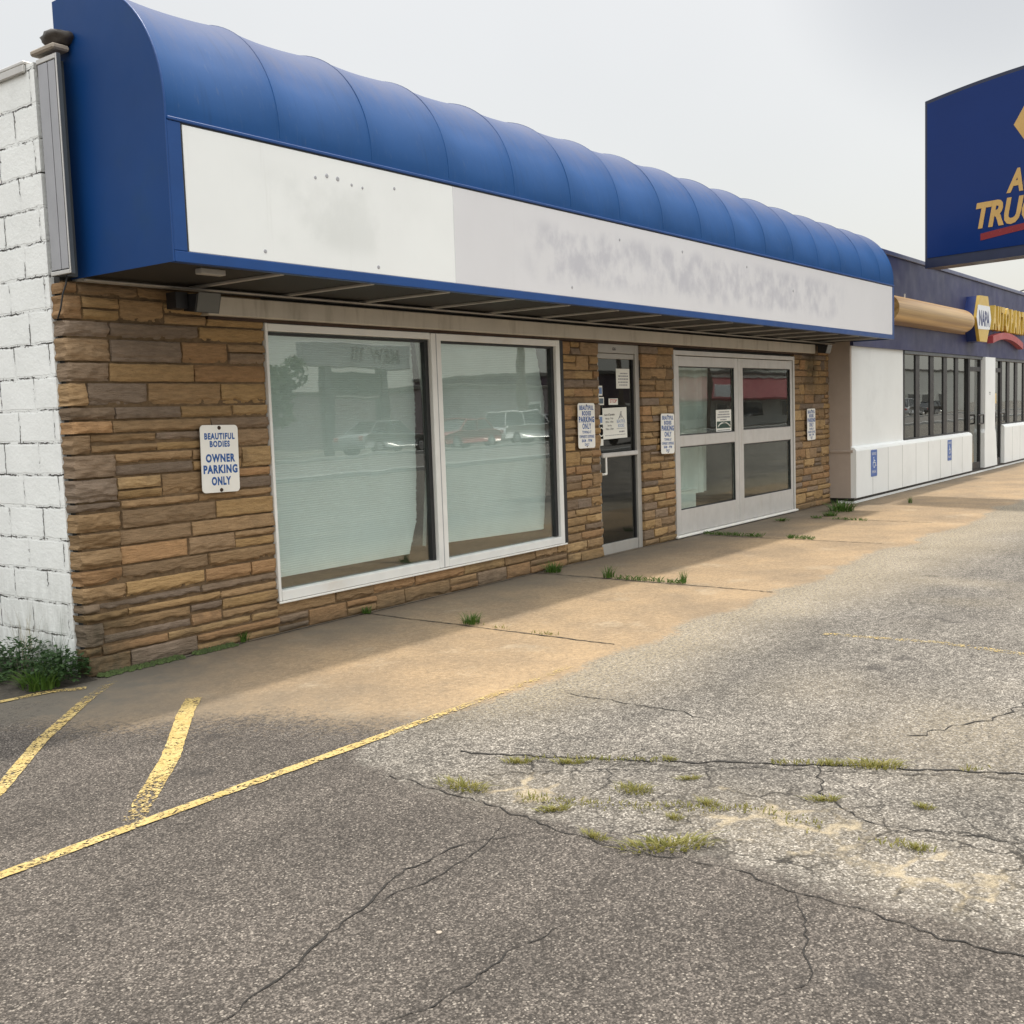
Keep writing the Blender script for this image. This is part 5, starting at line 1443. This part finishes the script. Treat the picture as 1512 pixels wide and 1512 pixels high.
for i in range(17):
    t = i / 16; a = Vector((36.29, 5.6, 4.5)); b_2 = Vector((36.29, -.8, 6.0))
    p = a.lerp(b_2, t); pts.append((p.x, p.y, p.z - .22 * 4 * t * (1 - t)))
mb.tube(pts, .022, 5); tag(mb.build('service_wire', M['wire']), 'thin dark wire crossing the sky above the navy roof edge', 'wire')

def tree(x, y, h, r, seed, label, group='trees across the street', ls=1.0):
    o = empty('tree', (x, y, 0), label, 'tree', group); rnd = random.Random(seed)
    mb = MB(); mb.cyl((x, y, -.1), (x, y, h * .5), .22, .13, 10)
    for k in range(5):
        a = rnd.uniform(0, 6.28); mb.cyl((x, y, h * rnd.uniform(.3, .48)), (x + math.cos(a) * r * .6, y + math.sin(a) * r * .6, h * rnd.uniform(.6, .85)), .08, .03, 6)
    mb.build('trunk', M['bark'], o)
    mb = MB()
    cl = [(rnd.gauss(0, r * .42), rnd.gauss(0, r * .42), h * .66 + rnd.gauss(0, h * .13), rnd.uniform(.3, .55) * r) for _ in range(16)]
    for cx, cy, cz, cr in cl:
        for _ in range(110):
            d = Vector((rnd.gauss(0, 1), rnd.gauss(0, 1), rnd.gauss(0, 1))).normalized() * cr * rnd.uniform(.7, 1.05)
            c = Vector((x + cx, y + cy, cz)) + d
            u = Vector((rnd.gauss(0, 1), rnd.gauss(0, 1), rnd.gauss(0, 1))).normalized(); v = u.cross(d).normalized(); s = rnd.uniform(.10, .24) * ls
            mb.add([c - u * s, c + v * s * .6, c + u * s, c - v * s * .6], [(0, 1, 2, 3)])
    mb.build('crown', M['crown'], o)
tree(27.5, -31, 4.6, 1.9, 81, 'bushy green tree in front of the slate shed across the street')
tree(93.8, -30, 5.4, 2.0, 83, 'green tree at the end of the red roofed shop')

for tx_, ty_, th_, sd_, lab in ((-38, 52, 13, 91, 'tall tree behind the stone shop mirrored in the navy pylon sign'), (-33, 46, 11, 92, 'shorter tree behind the stone shop mirrored low in the pylon sign'), (-46, 50, 14.5, 93, 'tallest tree behind the stone shop mirrored in the pylon sign')):
    tree(tx_, ty_, th_, 5.2, sd_, lab, 'trees behind the shop', 3.0)
CARS = {}
def make_car(kind, mat):
    o = empty('parked_car', (0, 0, 0))
    tall = kind == 'suv'
    L_, Wd = (4.7, 1.86) if tall else (4.6, 1.78)
    hb, hr = (.98, 1.72) if tall else (.86, 1.42)
    mb = MB()
    prof_ = [(-L_/2, .38), (-L_/2 + .05, .30), (L_/2 - .08, .30), (L_/2, .42), (L_/2 - .03, .68), (L_/2 - .25, .78), (L_/2 - 1.15, hb), (-L_/2 + .35, hb + .03), (-L_/2 + .02, hb - .10)]
    rings = []
    for yy, ins in ((-Wd/2, .06), (-Wd/2 + .06, 0), (Wd/2 - .06, 0), (Wd/2, .06)):
        rings.append([(x * (1 - ins * .3), yy, z - (ins * .4 if z > .6 else -ins * .3)) for x, z in prof_])
    n = len(prof_); vs = [p for r_ in rings for p in r_]
    fs = [(k * n + i, k * n + (i + 1) % n, (k + 1) * n + (i + 1) % n, (k + 1) * n + i) for k in range(3) for i in range(n)] + [tuple(range(n)), tuple(range(4 * n - 1, 3 * n - 1, -1))]
    mb.add(vs, fs, True); mb.build('body', M[mat], o, True)
    bx, fx = (-L_/2 + .12, L_/2 - 1.25) if tall else (-L_/2 + .55, L_/2 - 1.30)
    tb, tf = (bx + .30, fx - .62) if tall else (bx + .60, fx - .78)
    mb = MB()
    lo = [(bx, -Wd/2 + .10, hb - .01), (fx, -Wd/2 + .10, hb - .03), (fx, Wd/2 - .10, hb - .03), (bx, Wd/2 - .10, hb - .01)]
    hi = [(tb, -Wd/2 + .26, hr - .06), (tf, -Wd/2 + .26, hr - .06), (tf, Wd/2 - .26, hr - .06), (tb, Wd/2 - .26, hr - .06)]
    mb.add(lo + hi, [(0, 1, 5, 4), (1, 2, 6, 5), (2, 3, 7, 6), (3, 0, 4, 7), (4, 5, 6, 7)]); mb.build('windows', M['car_glass'], o, True)
    mb = MB(); mb.bbox(tb - .04, tf + .04, -Wd/2 + .23, Wd/2 - .23, hr - .065, hr, .03)
    for sy in (-1, 1):
        for (xl, xh) in ((bx, tb), (fx, tf), ((bx + fx) / 2, (tb + tf) / 2)): mb.cyl((xl, sy * (Wd/2 - .10), hb - .02), (xh, sy * (Wd/2 - .25), hr - .04), .035, .03, 6)
    mb.build('roof', M[mat], o, True)
    for sx_ in (-1, 1):
        for sy in (-1, 1):
            mb = MB(); y0 = sy * (Wd/2 - .20); y1 = sy * (Wd/2 + .01); mb.cyl((sx_ * L_ * .29, y0, .33), (sx_ * L_ * .29, y1, .33), .33, .33, 20); w = mb.build('wheel', M['tyre'], o, True)
            mb = MB(); mb.cyl((sx_ * L_ * .29, y1, .33), (sx_ * L_ * .29, y1 + sy * .012, .33), .20, .18, 14); mb.build('rim', M['rim'], w, True)
    for sy in (-1, 1):
        mb = MB(); mb.bbox(L_/2 - .10, L_/2 - .01, sy * .62 - .16, sy * .62 + .16, .56, .68, .02); mb.build('headlight', M['sign_face_white'], o, True)
        mb = MB(); mb.bbox(-L_/2 - .005, -L_/2 + .08, sy * .68 - .12, sy * .68 + .12, .62, .80, .02); mb.build('tail_light', M['red_ink'], o, True)
    return o
GC = 'cars parked across the street'
for kind, mat, x, y, rz, lab in (('suv', 'car_white', 42.5, -27.6, .1, 'white suv parked before the mauve building across the street'), ('suv', 'car_black', 40.5, -19.0, 0, 'black suv on the street between the shop and the mauve building'),
                                 ('sedan', 'car_silver', 46.6, -28.2, 1.5, 'silver sedan parked beside the mauve building'), ('sedan', 'car_grey', 31.0, -26.5, 0.05, 'grey sedan parked under the roadside sign'),
                                 ('sedan', 'car_red', 36.6, -27.0, 3.1, 'dark red sedan parked right of the roadside sign'), 
                                 ('sedan', 'car_white', 88, -26.8, 3.1, 'white sedan parked at the far end of the red roofed shop'), ('suv', 'car_silver', 104, -27, 0, 'silver suv parked before the long pale building'), ('sedan', 'car_black', 112, -27, 0, 'black sedan parked before the long pale building')):
    c = make_car(kind, mat); c.location = (x, y, .01); c.rotation_euler = (0, 0, rz); tag(c, lab, 'car', GC)
